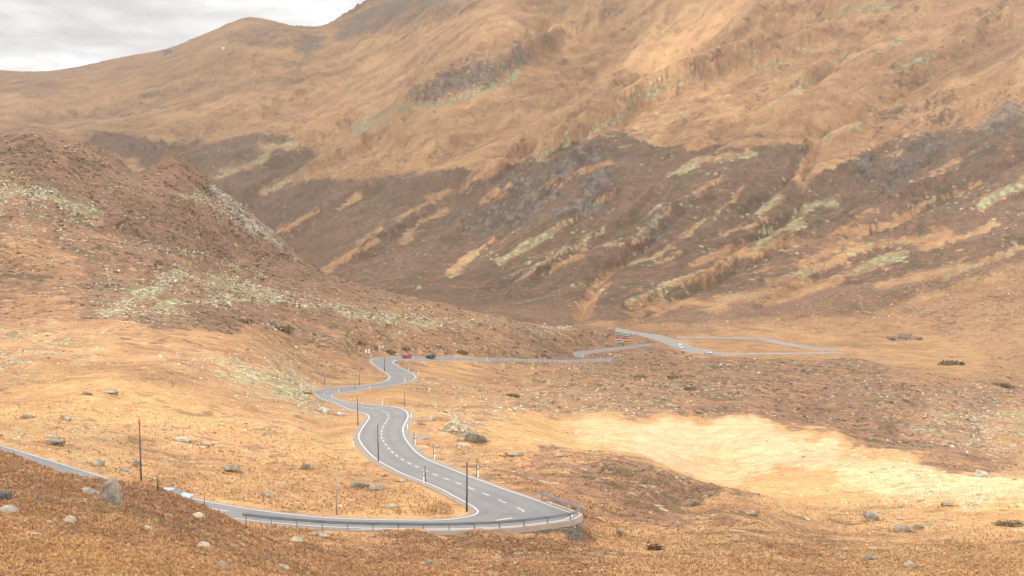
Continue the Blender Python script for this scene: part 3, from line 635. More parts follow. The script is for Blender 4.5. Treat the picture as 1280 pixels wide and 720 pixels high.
def attr_material(name, attr='tint', rough=.9):
    m, nt, bs = new_mat(name)
    at = nd(nt, 'ShaderNodeAttribute', attribute_name=attr)
    geo = nd(nt, 'ShaderNodeNewGeometry')
    f = noi(nt, geo.outputs['Position'], 3.0, 4)
    hs = nd(nt, 'ShaderNodeHueSaturation'); lk(nt, at.outputs['Color'], hs.inputs['Color'])
    lk(nt, val(nt, 'ADD', val(nt, 'MULTIPLY', f, .6), .7), hs.inputs['Value'])
    lk(nt, hs.outputs[0], bs.inputs['Base Color'])
    bs.inputs['Roughness'].default_value = rough; bs.inputs['Specular IOR Level'].default_value = .15
    return m


def asphalt():
    m, nt, bs = new_mat('asphalt')
    geo = nd(nt, 'ShaderNodeNewGeometry'); p = geo.outputs['Position']
    a = noi(nt, p, .12, 6, .6); b = noi(nt, p, 9, 4, .7); c = noi(nt, p, .9, 5, .65)
    col = mixc(nt, nd_ramp(nt, a, .3, .7), (.125, .123, .127), (.165, .16, .158))
    col = mixc(nt, val(nt, 'MULTIPLY', nd_ramp(nt, c, .55, .7), .3), col, (.105, .103, .105))
    col = mixc(nt, val(nt, 'MULTIPLY', b, .3), col, (.19, .185, .18))
    at = nd(nt, 'ShaderNodeAttribute', attribute_name='lane')          # wheel tracks: two per lane
    tr_ = val(nt, 'SINE', val(nt, 'MULTIPLY', val(nt, 'ADD', at.outputs['Fac'], -.06), 4 * 2 * math.pi))
    col = mixc(nt, val(nt, 'MULTIPLY', nd_ramp(nt, val(nt, 'ADD', tr_, val(nt, 'MULTIPLY', c, .8)), .5, 1.3), .28), col, (.098, .096, .098))
    e1 = nd_ramp(nt, val(nt, 'ADD', val(nt, 'ABSOLUTE', val(nt, 'SUBTRACT', at.outputs['Fac'], .5)), val(nt, 'MULTIPLY', val(nt, 'SUBTRACT', c, .5), .12)), .468, .5)
    col = mixc(nt, val(nt, 'MULTIPLY', e1, .7), col, (.24, .19, .14))
    lk(nt, col, bs.inputs['Base Color']); bs.inputs['Roughness'].default_value = .82
    return m


M_GROUND = ground_material('alpine_ground')
M_MOUNT = ground_material('mountain_cover', True)
M_ASPH = asphalt()
M_ASPHOLD = plain('worn_pale_asphalt', (.24, .225, .215), .9, 0, .15, .05)
M_GRAVEL = plain('verge_gravel', (.25, .21, .175), .95, 0, .25, 1.5)
M_PAINT = plain('road_paint', (.60, .585, .56), .8, 0, .16, 1.6)
M_ROCK = rock_material('lichen_rock', (.215, .175, .125), .65)
M_ROCKPALE = rock_material('pale_rock', (.27, .225, .155), .5)
M_ROCKGREY = rock_material('grey_rock', (.205, .172, .14), .45)
M_ROCKDARK = rock_material('dark_rock', (.12, .11, .11), .15)
M_SLAB = rock_material('bleached_rock', (.29, .25, .21), .3)
M_CONC = plain('concrete', (.36, .30, .25), .9, 0, .22, .9)
M_STEEL = plain('galvanised_steel', (.20, .215, .235), .5, .35, .15, 1.0)  # darkened: shade on the back of the rail put into the colour
M_WOOD = plain('weathered_wood', (.115, .09, .075), .9, 0, .2, 3)
M_WOODPALE = plain('pale_weathered_wood', (.36, .28, .22), .9, 0, .15, 3)
M_WHITE = plain('white_plastic', (.80, .79, .77), .5, 0, .04, 3)
M_BLACK = plain('black_plastic', (.02, .02, .022), .5, 0, .05, 3)
M_GLASS = plain('dark_glass', (.045, .065, .085), .08, 0, .1, 2)
M_TYRE = plain('tyre_rubber', (.02, .02, .02), .85, 0, .1, 8)
M_RIM = plain('alloy_rim', (.45, .46, .48), .35, .8, .08, 8)
M_LAMP = plain('clear_lamp', (.75, .77, .80), .15, 0, .05, 8)
M_TAIL = plain('red_lamp', (.35, .02, .02), .25, 0, .05, 8)
M_RED = plain('red_reflector', (.45, .05, .05), .5, 0, .05, 8)


# ------------------------------------------------------------------ object helpers
def tag(o, label=None, cat=None, group=None, kind=None):
    if label: o['label'] = label
    if cat: o['category'] = cat
    if group: o['group'] = group
    if kind: o['kind'] = kind
    return o


def mesh_obj(name, verts, faces, mat, parent=None, smooth=False):
    me = bpy.data.meshes.new(name)
    me.from_pydata([tuple(map(float, v)) for v in verts], [], [tuple(int(i) for i in f) for f in faces])
    me.update()
    if smooth:
        me.polygons.foreach_set('use_smooth', [True] * len(me.polygons))
    me.materials.append(mat)
    o = bpy.data.objects.new(name, me); COL.objects.link(o)
    if parent: o.parent = parent
    return o


def big_mesh(name, V, Q, mat, attr=None, attr_name='cover', smooth=True):
    """numpy vertices and an (n,k) face array"""
    me = bpy.data.meshes.new(name)
    k = Q.shape[1]
    me.vertices.add(len(V)); me.vertices.foreach_set('co', V.astype(np.float32).ravel())
    me.loops.add(Q.size); me.loops.foreach_set('vertex_index', Q.astype(np.int32).ravel())
    me.polygons.add(len(Q)); me.polygons.foreach_set('loop_start', np.arange(0, Q.size, k, dtype=np.int32))
    me.update(calc_edges=True)
    me.polygons.foreach_set('use_smooth', np.full(len(Q), smooth))
    if attr is not None:
        ca_ = me.color_attributes.new(attr_name, 'FLOAT_COLOR', 'POINT')
        ca_.data.foreach_set('color', attr.astype(np.float32).ravel())
    me.materials.append(mat)
    o = bpy.data.objects.new(name, me); COL.objects.link(o)
    return o


def bm_obj(name, bm, mat, parent=None, smooth=False):
    me = bpy.data.meshes.new(name); bm.to_mesh(me); bm.free()
    if smooth: me.polygons.foreach_set('use_smooth', [True] * len(me.polygons))
    me.materials.append(mat)
    o = bpy.data.objects.new(name, me); COL.objects.link(o)
    if parent: o.parent = parent
    return o


def empty(name, loc, rz=0, **kw):
    o = bpy.data.objects.new(name, None); COL.objects.link(o)
    o.location = tuple(float(v) for v in loc); o.rotation_euler = (0, 0, rz); o.empty_display_size = .2
    tag(o, **kw)
    return o


def copy_tree(o, parent=None):
    c = o.copy(); COL.objects.link(c)
    if parent: c.parent = parent
    for ch in [x for x in COL.objects if x.parent == o]:
        copy_tree(ch, c)
    return c


def box(bm, c, s, rz=0, bev=0):
    r = bmesh.ops.create_cube(bm, size=1)
    vs = r['verts']
    for v in vs:
        x, y, z = v.co.x * s[0], v.co.y * s[1], v.co.z * s[2]
        v.co = (c[0] + x * math.cos(rz) - y * math.sin(rz), c[1] + x * math.sin(rz) + y * math.cos(rz), c[2] + z)
    if bev:
        es = list({e for v in vs for e in v.link_edges})
        bmesh.ops.bevel(bm, geom=es, offset=bev, segments=2, affect='EDGES')


def tube(bm, p0, p1, r0, r1, n=8):
    p0 = Vector(p0); p1 = Vector(p1); d = (p1 - p0).normalized()
    a = d.orthogonal().normalized(); b = d.cross(a)
    rings = []
    for p, r in ((p0, r0), (p1, r1)):
        rings.append([bm.verts.new(p + (a * math.cos(2 * math.pi * i / n) + b * math.sin(2 * math.pi * i / n)) * r) for i in range(n)])
    for i in range(n):
        bm.faces.new((rings[0][i], rings[0][(i + 1) % n], rings[1][(i + 1) % n], rings[1][i]))
    bm.faces.new(rings[0][::-1]); bm.faces.new(rings[1])


# ------------------------------------------------------------------ terrain meshes
V = np.stack([XX, YY, ZZ], -1)
isplit = int(np.searchsorted(srow, math.log(1180)))


def grid_faces(nr, nc):
    i, j = np.meshgrid(np.arange(nr - 1), np.arange(nc - 1), indexing='ij')
    a = (i * nc + j).ravel()
    return np.stack([a, a + 1, a + nc + 1, a + nc], 1)


o = big_mesh('ground', V[:isplit + 1].reshape(-1, 3), grid_faces(isplit + 1, NC), M_GROUND, MASK[:isplit + 1].reshape(-1, 4)); tag(o, kind='structure')
o = big_mesh('mountains', V[isplit:].reshape(-1, 3), grid_faces(NR - isplit, NC), M_MOUNT, MASK[isplit:].reshape(-1, 4)); tag(o, kind='structure')

# ------------------------------------------------------------------ roads, markings
def ribbon(A, B, dzv):
    V_ = np.vstack([A, B]).copy(); V_[:, 2] += dzv
    n_ = len(A)
    i = np.arange(n_ - 1)
    Q = np.stack([i + n_, i + n_ + 1, i + 1, i], 1)
    return V_, Q


def join(parts):
    Vs, Qs, o_ = [], [], 0
    for a, b in parts:
        Vs.append(a); Qs.append(b + o_); o_ += len(a)
    return np.vstack(Vs), np.vstack(Qs)


def offs(L, R, d):
    """edges moved outwards by d metres"""
    u = (R - L); u[:, 2] = 0; u /= np.linalg.norm(u, axis=1)[:, None]
    return L - u * d, R + u * d


NAMES = {'main': 'road', 'link': 'lower_road', 'valley': 'valley_road', 'side': 'side_road'}
line_parts = []
for k, (L, R) in ROADS.items():
    lo, ro = offs(L, R, .32)
    v, qd = ribbon(lo, ro, 0.0)
    ln_ = np.zeros((len(v), 4)); ln_[len(lo):, :3] = 1; ln_[:, 3] = 1
    o = big_mesh(NAMES[k], v, qd, M_ASPH if k in ('main', 'link') else M_ASPHOLD, ln_, 'lane', smooth=False); tag(o, kind='structure')
    lv, rv = offs(L, R, .85 if k == 'main' else 1.4)
    v1 = ribbon(lv - [0, 0, .10], lo + [0, 0, -.012], 0)
    v2 = ribbon(ro + [0, 0, -.012], rv - [0, 0, .10], 0)
    v, qd = join([v1, v2])
    o = big_mesh('road_verge', v, qd, M_GRAVEL, smooth=False); tag(o, kind='structure')
    wl = .16 if k == 'main' else .2
    li, ri = offs(L, R, -wl)
    if k in ('main', 'valley'):
        line_parts += [ribbon(L, li, .008), ribbon(ri, R, .008)]
# centre dashes of the main road
L, R = ROADS['main']
C = (L + R) / 2
dist = np.concatenate([[0], np.cumsum(np.linalg.norm(np.diff(C, axis=0), axis=1))])
u = R - L; u[:, 2] = 0; u /= np.linalg.norm(u, axis=1)[:, None]


def at_len(A_, s_):
    return np.stack([np.interp(s_, dist, A_[:, q_]) for q_ in range(3)], -1)


s0 = 0.0
while s0 < dist[-1] - 3:
    ss = np.linspace(s0, s0 + 1.9, 4)
    c = at_len(C, ss); uu = at_len(u, ss)
    if c[0][1] < 345:
        line_parts.append(ribbon(c - uu * .085, c + uu * .085, .008))
    s0 += 4.3
v, qd = join(line_parts)
o = big_mesh('road_markings', v, qd, M_PAINT, smooth=False); tag(o, kind='structure')
# small lay-by beside the straight
lb = [(506, 539), (513, 541), (525, 543.5), (537, 545.5), (530, 548.5), (521, 552), (512, 554.5), (507, 549)]
zr = float(np.interp(217, C[20 * 8:32 * 8, 1], C[20 * 8:32 * 8, 2]))
lv = [Pz(a, b, zr - .02) for a, b in lb]
o = mesh_obj('lay_by', lv, [list(range(len(lv)))[::-1]], M_GRAVEL); tag(o, kind='structure')

# ------------------------------------------------------------------ retaining wall and guard rail round the hairpin
i0, i1 = int(8.2 * 8), int(17.6 * 8)
_, Ro = offs(L, R, .55)
_, Ro2 = offs(L, R, 1.0)
root = empty('retaining_wall', C[(i0 + i1) // 2], 0, label='curved retaining wall of pale concrete on rough stone holding up the hairpin', cat='wall')
def loc(arr, r_):
    return arr - np.array(r_.location)
seg_in, seg_out = loc(Ro[i0:i1], root), loc(Ro2[i0:i1], root)
def wall_strip(ins, outs, zt, zb_arr):
    n_ = len(ins); vs = []
    for a, b, zb in zip(ins, outs, zb_arr):
        vs += [(a[0], a[1], a[2] + zt), (b[0], b[1], b[2] + zt), (b[0], b[1], b[2] + zb), (a[0], a[1], a[2] + zb)]
    fs = []
    for i in range(n_ - 1):
        for q_ in range(4):
            fs.append((i * 4 + q_, (i + 1) * 4 + q_, (i + 1) * 4 + (q_ + 1) % 4, i * 4 + (q_ + 1) % 4))
    fs += [(0, 1, 2, 3), ((n_ - 1) * 4 + 3, (n_ - 1) * 4 + 2, (n_ - 1) * 4 + 1, (n_ - 1) * 4)]
    return vs, fs
vs, fs = wall_strip(seg_in, seg_out, .10, -.34 - .16 * sstep(0, 24, np.arange(len(seg_in))))
mesh_obj('coping', vs, fs, M_CONC, root)
# rough masonry under it
mstone, nt, bs = new_mat('rubble_masonry')
geo = nd(nt, 'ShaderNodeNewGeometry')
vo = nd(nt, 'ShaderNodeTexVoronoi'); vo.inputs['Scale'].default_value = 2.7; lk(nt, geo.outputs['Position'], vo.inputs['Vector'])
vd = nd(nt, 'ShaderNodeTexVoronoi', feature='DISTANCE_TO_EDGE'); vd.inputs['Scale'].default_value = 2.7; lk(nt, geo.outputs['Position'], vd.inputs['Vector'])
sepc = nd(nt, 'ShaderNodeSeparateColor'); lk(nt, vo.outputs['Color'], sepc.inputs[0])
cm = mixc(nt, sepc.outputs[0], (.19, .165, .14), (.34, .30, .25))
cm = mixc(nt, nd_ramp(nt, vd.outputs['Distance'], .09, .02), cm, (.12, .10, .085))
lk(nt, cm, bs.inputs['Base Color']); bs.inputs['Roughness'].default_value = .95
bp = nd(nt, 'ShaderNodeBump'); bp.inputs['Distance'].default_value = .15; lk(nt, nd_ramp(nt, vd.outputs['Distance'], 0, .2), bp.inputs['Height']); lk(nt, bp.outputs[0], bs.inputs['Normal'])
j0 = int(11.2 * 8) - i0
vs, fs = wall_strip(seg_in[j0:] + 0, seg_out[j0:] * 1.0, -.505, np.full(len(seg_in) - j0, -4.0))
vs = [(x * 1.0, y * 1.0, z) for x, y, z in vs]
mesh_obj('masonry', vs, fs, mstone, root)

_, Rg = offs(L, R, .72)
g0, g1 = int(6.1 * 8), int(18.1 * 8)
root = empty('guard_rail', C[g0], 0, label='galvanised steel guard rail curving round the outside of the hairpin', cat='guard rail')
gp = loc(Rg[g0:g1], root)
gd = np.concatenate([[0], np.cumsum(np.linalg.norm(np.diff(gp, axis=0), axis=1))])
ou = loc(Rg, root)[g0:g1] * 0 + u[g0:g1]
prof = [(-.02, .86), (.05, .83), (.0, .76), (.06, .70), (.0, .64), (.05, .58), (-.02, .55)]
vs, fs = [], []
for p_, uu in zip(gp, ou):
    for (a, z_) in prof:
        vs.append((p_[0] - uu[0] * a, p_[1] - uu[1] * a, p_[2] + z_))
    for (a, z_) in prof[::-1]:
        vs.append((p_[0] - uu[0] * (a - .015), p_[1] - uu[1] * (a - .015), p_[2] + z_))
m_ = len(prof) * 2
for i in range(len(gp) - 1):
    for q_ in range(m_):
        fs.append((i * m_ + q_, (i + 1) * m_ + q_, (i + 1) * m_ + (q_ + 1) % m_, i * m_ + (q_ + 1) % m_))
fs += [tuple(range(m_)), tuple(range((len(gp) - 1) * m_, len(gp) * m_))[::-1]]
mesh_obj('rail', vs, fs, M_STEEL, root)
for s_ in np.arange(.4, gd[-1], 2.6):
    p_ = np.array([np.interp(s_, gd, gp[:, q_]) for q_ in range(3)])
    uu = np.array([np.interp(s_, gd, ou[:, q_]) for q_ in range(3)])
    bm = bmesh.new(); rz = math.atan2(uu[1], uu[0])
    box(bm, (p_[0] + uu[0] * .1, p_[1] + uu[1] * .1, p_[2] + .33), (.12, .10, 1.0), rz)
    bm_obj('post', bm, M_STEEL, root)

# ------------------------------------------------------------------ rocks
def rock_bm(seed, sub=3, flat=1.0, cuts=20, rough=.16):
    r = random.Random(seed)
    bm = bmesh.new(); bmesh.ops.create_icosphere(bm, subdivisions=sub, radius=1)
    off = Vector((r.uniform(-50, 50), r.uniform(-50, 50), r.uniform(-50, 50)))
    planes = []
    for _ in range(cuts):
        nrm = Vector((r.gauss(0, 1), r.gauss(0, 1), r.gauss(.2, .8))).normalized()
        planes.append((nrm, r.uniform(.44, .78)))
    for v in bm.verts:
        d = v.co.normalized()
        p_ = d * (1 + rough * 1.6 * mnoise.noise(d * 1.3 + off))
        for nrm, dd in planes:
            e = p_.dot(nrm) - dd
            if e > 0: p_ -= nrm * e * .93
        p_ += d * rough * (.30 * mnoise.noise(d * 4 + off) + .22 * mnoise.noise(d * 11 + off))
        v.co = (p_.x, p_.y, p_.z * flat)
    return bm


PROTO = []
for i in range(9):
    bm = rock_bm(100 + i, 3, random.uniform(.6, .9))
    me = bpy.data.meshes.new('boulder'); bm.to_mesh(me); bm.free()
    PROTO.append(me)


bm = bmesh.new(); bmesh.ops.create_icosphere(bm, subdivisions=4, radius=1.3)
for v in bm.verts:
    for nrm, dd in ((Vector((1, .15, .12)), .62), (Vector((-1, .1, .25)), .68), (Vector((.1, -1, .18)), .6), (Vector((0, 1, .1)), .6), (Vector((-.28, -.1, 1)), .84), (Vector((.4, -.5, .9)), .98), (Vector((0, 0, -1)), .8), (Vector((-.7, -.6, .3)), .80), (Vector((.9, .2, .8)), .86)):
        nrm = nrm.normalized(); e = v.co.dot(nrm) - dd
        if e > 0: v.co -= nrm * e * .96
    v.co += v.co.normalized() * (.035 * mnoise.noise(v.co * 3) + .03 * mnoise.noise(v.co * 8))
me = bpy.data.meshes.new('boulder'); bm.to_mesh(me); bm.free(); PROTO.append(me)


bm = rock_bm(741, 4, .9, cuts=4, rough=.42)
me = bpy.data.meshes.new('boulder'); bm.to_mesh(me); bm.free(); PROTO.append(me)


def boulder(px, py, wpx, hpx, mat, label, name='boulder', group=None, proto=0, rz=None, depth=1.0, cat='boulder', Y=None, sink=.42):
    """rock whose foot shows at (px,py), wpx wide and hpx tall in the photograph"""
    g = ground_at(px, py, Y)
    k = g[1] / F
    me = PROTO[proto % len(PROTO)].copy(); me.materials.clear(); me.materials.append(mat)
    o_ = bpy.data.objects.new(name, me); COL.objects.link(o_)
    xs = [v.co.x for v in me.vertices]; zs_ = [v.co.z for v in me.vertices]
    sx = wpx * k / (max(xs) - min(xs)); sz = hpx * k / ((max(zs_) - min(zs_)) * (1 - sink))
    o_.scale = (sx, sx * depth, sz)
    o_.rotation_euler = (0, 0, rz if rz is not None else 0)
    dy = sx * depth * .8
    o_.location = (g[0], g[1] + dy, min(g[2], H(g[0], g[1] + dy)) + sz * (-min(zs_)) - sink * sz * (max(zs_) - min(zs_)))
    tag(o_, label, cat, group)
    FRINGE.append((o_.location.x, o_.location.y, sx * .92, sx * depth * .92))
    return o_


FRINGE = []
exec_boulders = [
    (136, 630, 32, 33, M_ROCKGREY, 'tall pale block of rock standing on the brown slope above the lower road', 9, .85),
    (2, 626, 20, 18, M_ROCKDARK, 'dark rock at the far left of the brown slope', 4, 1),
    (6, 642, 32, 12, M_ROCKGREY, 'low grey rock below the dark rock at the slope edge', 1, .8),
    (110, 619, 22, 10, M_ROCKGREY, 'jagged small rocks just uphill of the tall pale block', 3, 1),
    (84, 653, 24, 9, M_ROCK, 'flat lichen-covered rock in brown grass below the tall block', 5, 1),
    (60, 655, 10, 7, M_SLAB, 'small whitish stone beside the flat lichen rock', 6, 1),
    (42, 670, 20, 6, M_SLAB, 'long thin bleached stone lying in the foreground grass', 7, .7),
    (182, 662, 20, 7, M_ROCK, 'greenish low rock in brown grass downhill of the tall block', 0, 1),
    (245, 648, 22, 9, M_ROCKPALE, 'rounded pale rock at the crest of the brown slope', 1, 1),
    (252, 684, 26, 7, M_SLAB, 'flat whitish stone low on the foreground slope', 5, .8),
    (279, 712, 16, 14, M_ROCKGREY, 'upright narrow grey stone in the foreground grass', 3, .8),
    (370, 679, 27, 8, M_ROCKPALE, 'pale flat rock below the guard rail end', 5, .8),
    (352, 712, 20, 9, M_ROCK, 'lichen rock in the grass near the lowest edge', 6, .8),
    (538, 707, 14, 10, M_ROCKGREY, 'slanted grey rock on the slope under the hairpin', 3, .9),
    (398, 672, 32, 8, M_ROCKGREY, 'grey broken outcrop just under the guarded road', 7, .7),
    (866, 633, 25, 12, M_ROCK, 'pale green boulder with dark underside on the open brown slope', 4, .8),
    (938, 645, 20, 8, M_ROCK, 'yellowish low boulder on the open slope, second from the hairpin', 8, .8),
    (944, 619, 10, 4, M_ROCKGREY, 'small stone at the edge of the bright meadow above the two low boulders', 2, .8),
    (445, 612, 26, 12, M_ROCK, 'large mossy rock plate in the golden meadow inside the hairpin', 2, .8),
    (470, 614, 26, 7, M_ROCKGREY, 'flat grey slab beside the mossy plate inside the hairpin', 5, .8),
    (488, 636, 16, 5, M_ROCKGREY, 'low grey rock in the golden grass close to the hairpin tip', 1, .8),
    (481, 596, 7, 4, M_SLAB, 'small white stone between the mossy plate and the straight', 0, 1),
    (502, 603, 9, 4, M_SLAB, 'second small white stone nearer the straight', 6, 1),
    (332, 623, 14, 9, M_ROCK, 'grey-green rock beyond the lower road inside the bend', 3, 1),
    (381, 588, 14, 10, M_ROCK, 'upright mossy rock in the meadow left of the straight', 4, 1),
    (286, 592, 22, 11, M_ROCK, 'broad lichen rock in the meadow behind the lower road', 8, 1),
    (120, 583, 16, 9, M_ROCKGREY, 'round grey boulder just beyond the lower road', 1, 1),
    (153, 589, 13, 8, M_ROCKGREY, 'grey boulder left of the tall wooden pole', 6, 1),
    (170, 583, 15, 10, M_ROCKGREY, 'grey boulder right beside the foot of the tall wooden pole', 0, 1),
    (30, 524, 18, 8, M_ROCKGREY, 'grey rock in the golden meadow far from the lower road', 7, 1),
    (83, 526, 12, 7, M_ROCKGREY, 'single grey rock in the golden meadow above the stone row', 3, 1),
    (62, 556, 34, 9, M_ROCKGREY, 'jagged grey outcrop in the stone row above the lower road', 4, .8),
    (105, 494, 14, 6, M_ROCK, 'pale rock on the upper edge of the golden meadow', 2, 1),
    (135, 494, 22, 6, M_ROCK, 'wide low lichen outcrop in the upper golden meadow', 5, 1),
    (568, 541, 42, 21, M_ROCKPALE, 'big smooth pale yellow rock beside the straight', 10, .8),
    (590, 555, 28, 18, M_ROCK, 'large lichen-green boulder in front of the pale yellow rock', 2, .8),
    (603, 553, 12, 8, M_ROCKDARK, 'dark rock tucked under the large lichen-green boulder', 6, 1),
    (577, 553, 10, 6, M_ROCKGREY, 'grey stone at the foot of the lichen-green boulder', 3, 1),
    (545, 560, 8, 5, M_ROCKGREY, 'small dark-sided stone near the lay-by', 1, 1),
    (540, 527, 16, 9, M_ROCK, 'low rock between the road bend and the pale yellow rock', 0, 1),
    (525, 532, 10, 7, M_ROCKGREY, 'grey rock against the bank by the lay-by', 7, 1),
    (385, 493, 26, 13, M_ROCKPALE, 'bright pale rock mass hiding the tight left bend', 5, .9),
    (406, 517, 16, 10, M_SLAB, 'white rock heap in the bank left of the bend', 3, 1),
    (424, 520, 13, 8, M_SLAB, 'white rock near the inside line of the bend', 6, 1),
    (225, 552, 30, 4, M_SLAB, 'bleached flat slab streak in the left meadow', 5, .7),
    (250, 556, 22, 4, M_SLAB, 'second bleached flat slab streak lower in the left meadow', 7, .7),
    (68, 549, 14, 4, M_SLAB, 'whitish slab on the stone row', 1, .7),
    (1130, 666, 26, 12, M_ROCKGREY, 'grey rock pile under the lit slope', 7, .8),
    (1092, 652, 22, 14, M_ROCKGREY, 'grey spotted rock rib below the lit stone field', 3, .8),
    (1148, 663, 14, 8, M_ROCKGREY, 'grey stone right of the rock pile', 2, .8),
    (1141, 711, 20, 11, M_ROCK, 'greenish boulder at the bottom below the rock pile', 0, .8),
    (1090, 700, 18, 8, M_ROCKGREY, 'pale grey boulder left of the greenish one', 6, .8),
    (1230, 597, 24, 8, M_SLAB, 'bright white slab in the lit stone field', 5, .8),
    (1185, 634, 16, 6, M_ROCK, 'dark-edged boulder under the lit stone field', 8, .8),
    (775, 770 - 100, 12, 8, M_ROCKGREY, 'grey stone beside the end of the stone wall', 7, .9),
    (748, 603, 8, 5, M_SLAB, 'small white stone on the brow behind the guard rail', 1, 1),
    (804, 610, 9, 6, M_SLAB, 'small pale stone on the heather brow', 6, 1),
    (700, 573, 14, 5, M_ROCK, 'flat lichen stone behind the guard rail end', 5, 1),
    (640, 572, 20, 7, M_ROCK, 'low grey-green rock on the slope above the straight', 8, 1),
]
for i, b in enumerate(exec_boulders):
    boulder(b[0], b[1], b[2] * (.82 if i and b[1] > 640 and b[0] < 540 else 1), b[3] * (.8 if i else 1), b[4], b[5], proto=b[6], depth=b[7])

# ground cells that can be seen, off the roads, each with the area it shows
cellA = np.zeros((NR, NC)); cellA[:-1, :-1] = np.clip(PYV[:-1, :-1] - PYV[1:, :-1], 0, 30) * np.clip(PXV[:-1, 1:] - PXV[:-1, :-1], 0, 30)
visidx = np.where((VIS & (RD > 2.0) & (PXV > -60) & (PXV < 1340) & (PYV < 775) & (cellA > 0)).ravel())[0]
VX, VY, VZ = XX.ravel()[visidx], YY.ravel()[visidx], ZZ.ravel()[visidx]
VPX, VPY = PXV.ravel()[visidx], PYV.ravel()[visidx]
VA = cellA.ravel()[visidx]
VM = MASK.reshape(-1, 4)[visidx]
clump = perlin(VX / 9, VY / 9, 71) + .6 * perlin(VX / 30, VY / 30, 72)


def pick(wts, n_, seed):
    r = np.random.default_rng(seed)
    p_ = wts * VA
    return r.choice(len(wts), n_, replace=True, p=p_ / p_.sum())


def spot(ids_, seed):
    r = np.random.default_rng(seed)
    a = r.random(len(ids_)); b_ = r.random(len(ids_))
    n0 = visidx[ids_]
    out = []
    for M in (XX.ravel(), YY.ravel(), ZZ.ravel()):
        out.append((M[n0] * (1 - a) + M[n0 + NC] * a) * (1 - b_) + (M[n0 + 1] * (1 - a) + M[n0 + NC + 1] * a) * b_)
    return np.stack(out, 1)


REGIONS = [
    (45, 435, 'boulder of the grey stone line crossing the left meadow', 'boulders of the stone line'),
    (300, 470, 'pale boulder in the stone field left of the upper bends', 'boulders left of the upper bends'),
    (200, 365, 'lichen-yellow boulder on the flank of the near hill', 'boulders on the near hill'),
    (580, 405, 'pale boulder on the heather ridge above the parked cars', 'boulders on the ridge above the cars'),
    (620, 500, 'lichen boulder in the rough ground right of the bends', 'boulders right of the bends'),
    (850, 480, 'lichen boulder in the heather beyond the bright meadow', 'boulders beyond the bright meadow'),
    (1180, 600, 'sunlit pale boulder in the stone field at the meadow edge', 'boulders in the lit stone field'),
    (1200, 525, 'lichen boulder in the stony heather above the lit slope', 'boulders above the lit slope'),
    (1050, 670, 'grey boulder scattered on the open slope under the meadow', 'boulders on the open slope'),
    (80, 555, 'grey boulder in the stone row beyond the lower road', 'boulders of the stone row'),
    (330, 560, 'small boulder in the golden meadow left of the straight', 'boulders in the golden meadow'),
    (180, 670, 'small stone in the brown foreground grass', 'stones on the foreground slope'),
    (600, 700, 'small stone in the grass below the hairpin wall', 'stones below the hairpin'),
    (770, 600, 'small stone on the brown brow behind the hairpin', 'stones on the brow'),
]
RC = np.array([r[:2] for r in REGIONS], float)
wts = (VM[:, 1] ** 1.5 + .012) * np.clip(clump + .55, .02, 2) * ((VY < 640) & (VY > 45)) * (VPY > 300)
ids = pick(wts, 225, 5)
mats = [M_ROCK, M_ROCK, M_ROCKGREY, M_ROCKPALE]
shared = {}
for q_ in ids:
    reg = int(np.argmin(((RC - [VPX[q_], VPY[q_]]) ** 2 / [4, 1]).sum(1)))
    pxs = random.choice([3, 3.5, 4, 4, 4.5, 5, 6])
    kk = VY[q_] / F * pxs / 1.5
    mi = random.choice(mats); pi = random.randrange(9)
    if (pi, mi.name) not in shared:
        m2 = PROTO[pi].copy(); m2.materials.clear(); m2.materials.append(mi); shared[(pi, mi.name)] = m2
    o = bpy.data.objects.new('boulder', shared[(pi, mi.name)]); COL.objects.link(o)
    o.scale = (kk, kk * random.uniform(.7, 1.1), kk * random.uniform(.6, 1.0))
    o.rotation_euler = (random.uniform(-.2, .2), random.uniform(-.2, .2), random.uniform(0, 6.28))
    o.location = (VX[q_], VY[q_], VZ[q_] + kk * .02)
    tag(o, REGIONS[reg][2], 'boulder', REGIONS[reg][3])
    FRINGE.append((VX[q_], VY[q_], kk * .85, kk * .85))

# the uncounted rubble: one mesh
def scatter(name, ids_, sizes, protos, tints, mat, sink=.1, flat=(.5, .9), extra=None, tints2=None):
    Vs, Qs, Cs, o_ = [], [], [], 0
    r = np.random.default_rng(3)
    SP = spot(ids_, 17); NB = len(ids_)
    if extra is not None:
        SP = np.vstack([SP, extra[:, :3]]); ids_ = np.concatenate([ids_, np.zeros(len(extra), int)]); sizes = np.concatenate([sizes, extra[:, 3]])
    for n_, q_ in enumerate(ids_):
        pv, pf = protos[n_ % len(protos)]
        a = r.uniform(0, 6.28); c_, s_ = math.cos(a), math.sin(a)
        sc = sizes[n_] * np.array([r.uniform(.7, 1.2), r.uniform(.7, 1.2), r.uniform(*flat)])
        v_ = pv * sc
        v_ = np.stack([v_[:, 0] * c_ - v_[:, 1] * s_, v_[:, 0] * s_ + v_[:, 1] * c_, v_[:, 2]], 1)
        v_ += SP[n_] + np.array([0, 0, sizes[n_] * sink])
        Vs.append(v_); Qs.append(pf + o_); o_ += len(v_)
        tt = tints2 if tints2 is not None and r.random() < VM[q_, 0] * .9 and n_ < NB else tints
        t = tt[r.integers(len(tt))]; t = np.array(t) * r.uniform(.75, 1.2)
        Cs.append(np.tile([*t, 1], (len(v_), 1)))
    return big_mesh(name, np.vstack(Vs), np.vstack(Qs), mat, np.vstack(Cs), 'tint', smooth=False)


def proto_np(seed, sub, **k):
    bm = rock_bm(seed, sub, **k)
    bm.verts.index_update()
    v_ = np.array([v.co[:] for v in bm.verts]); f_ = np.array([[q.index for q in f.verts] for f in bm.faces]); bm.free()
    return v_, f_


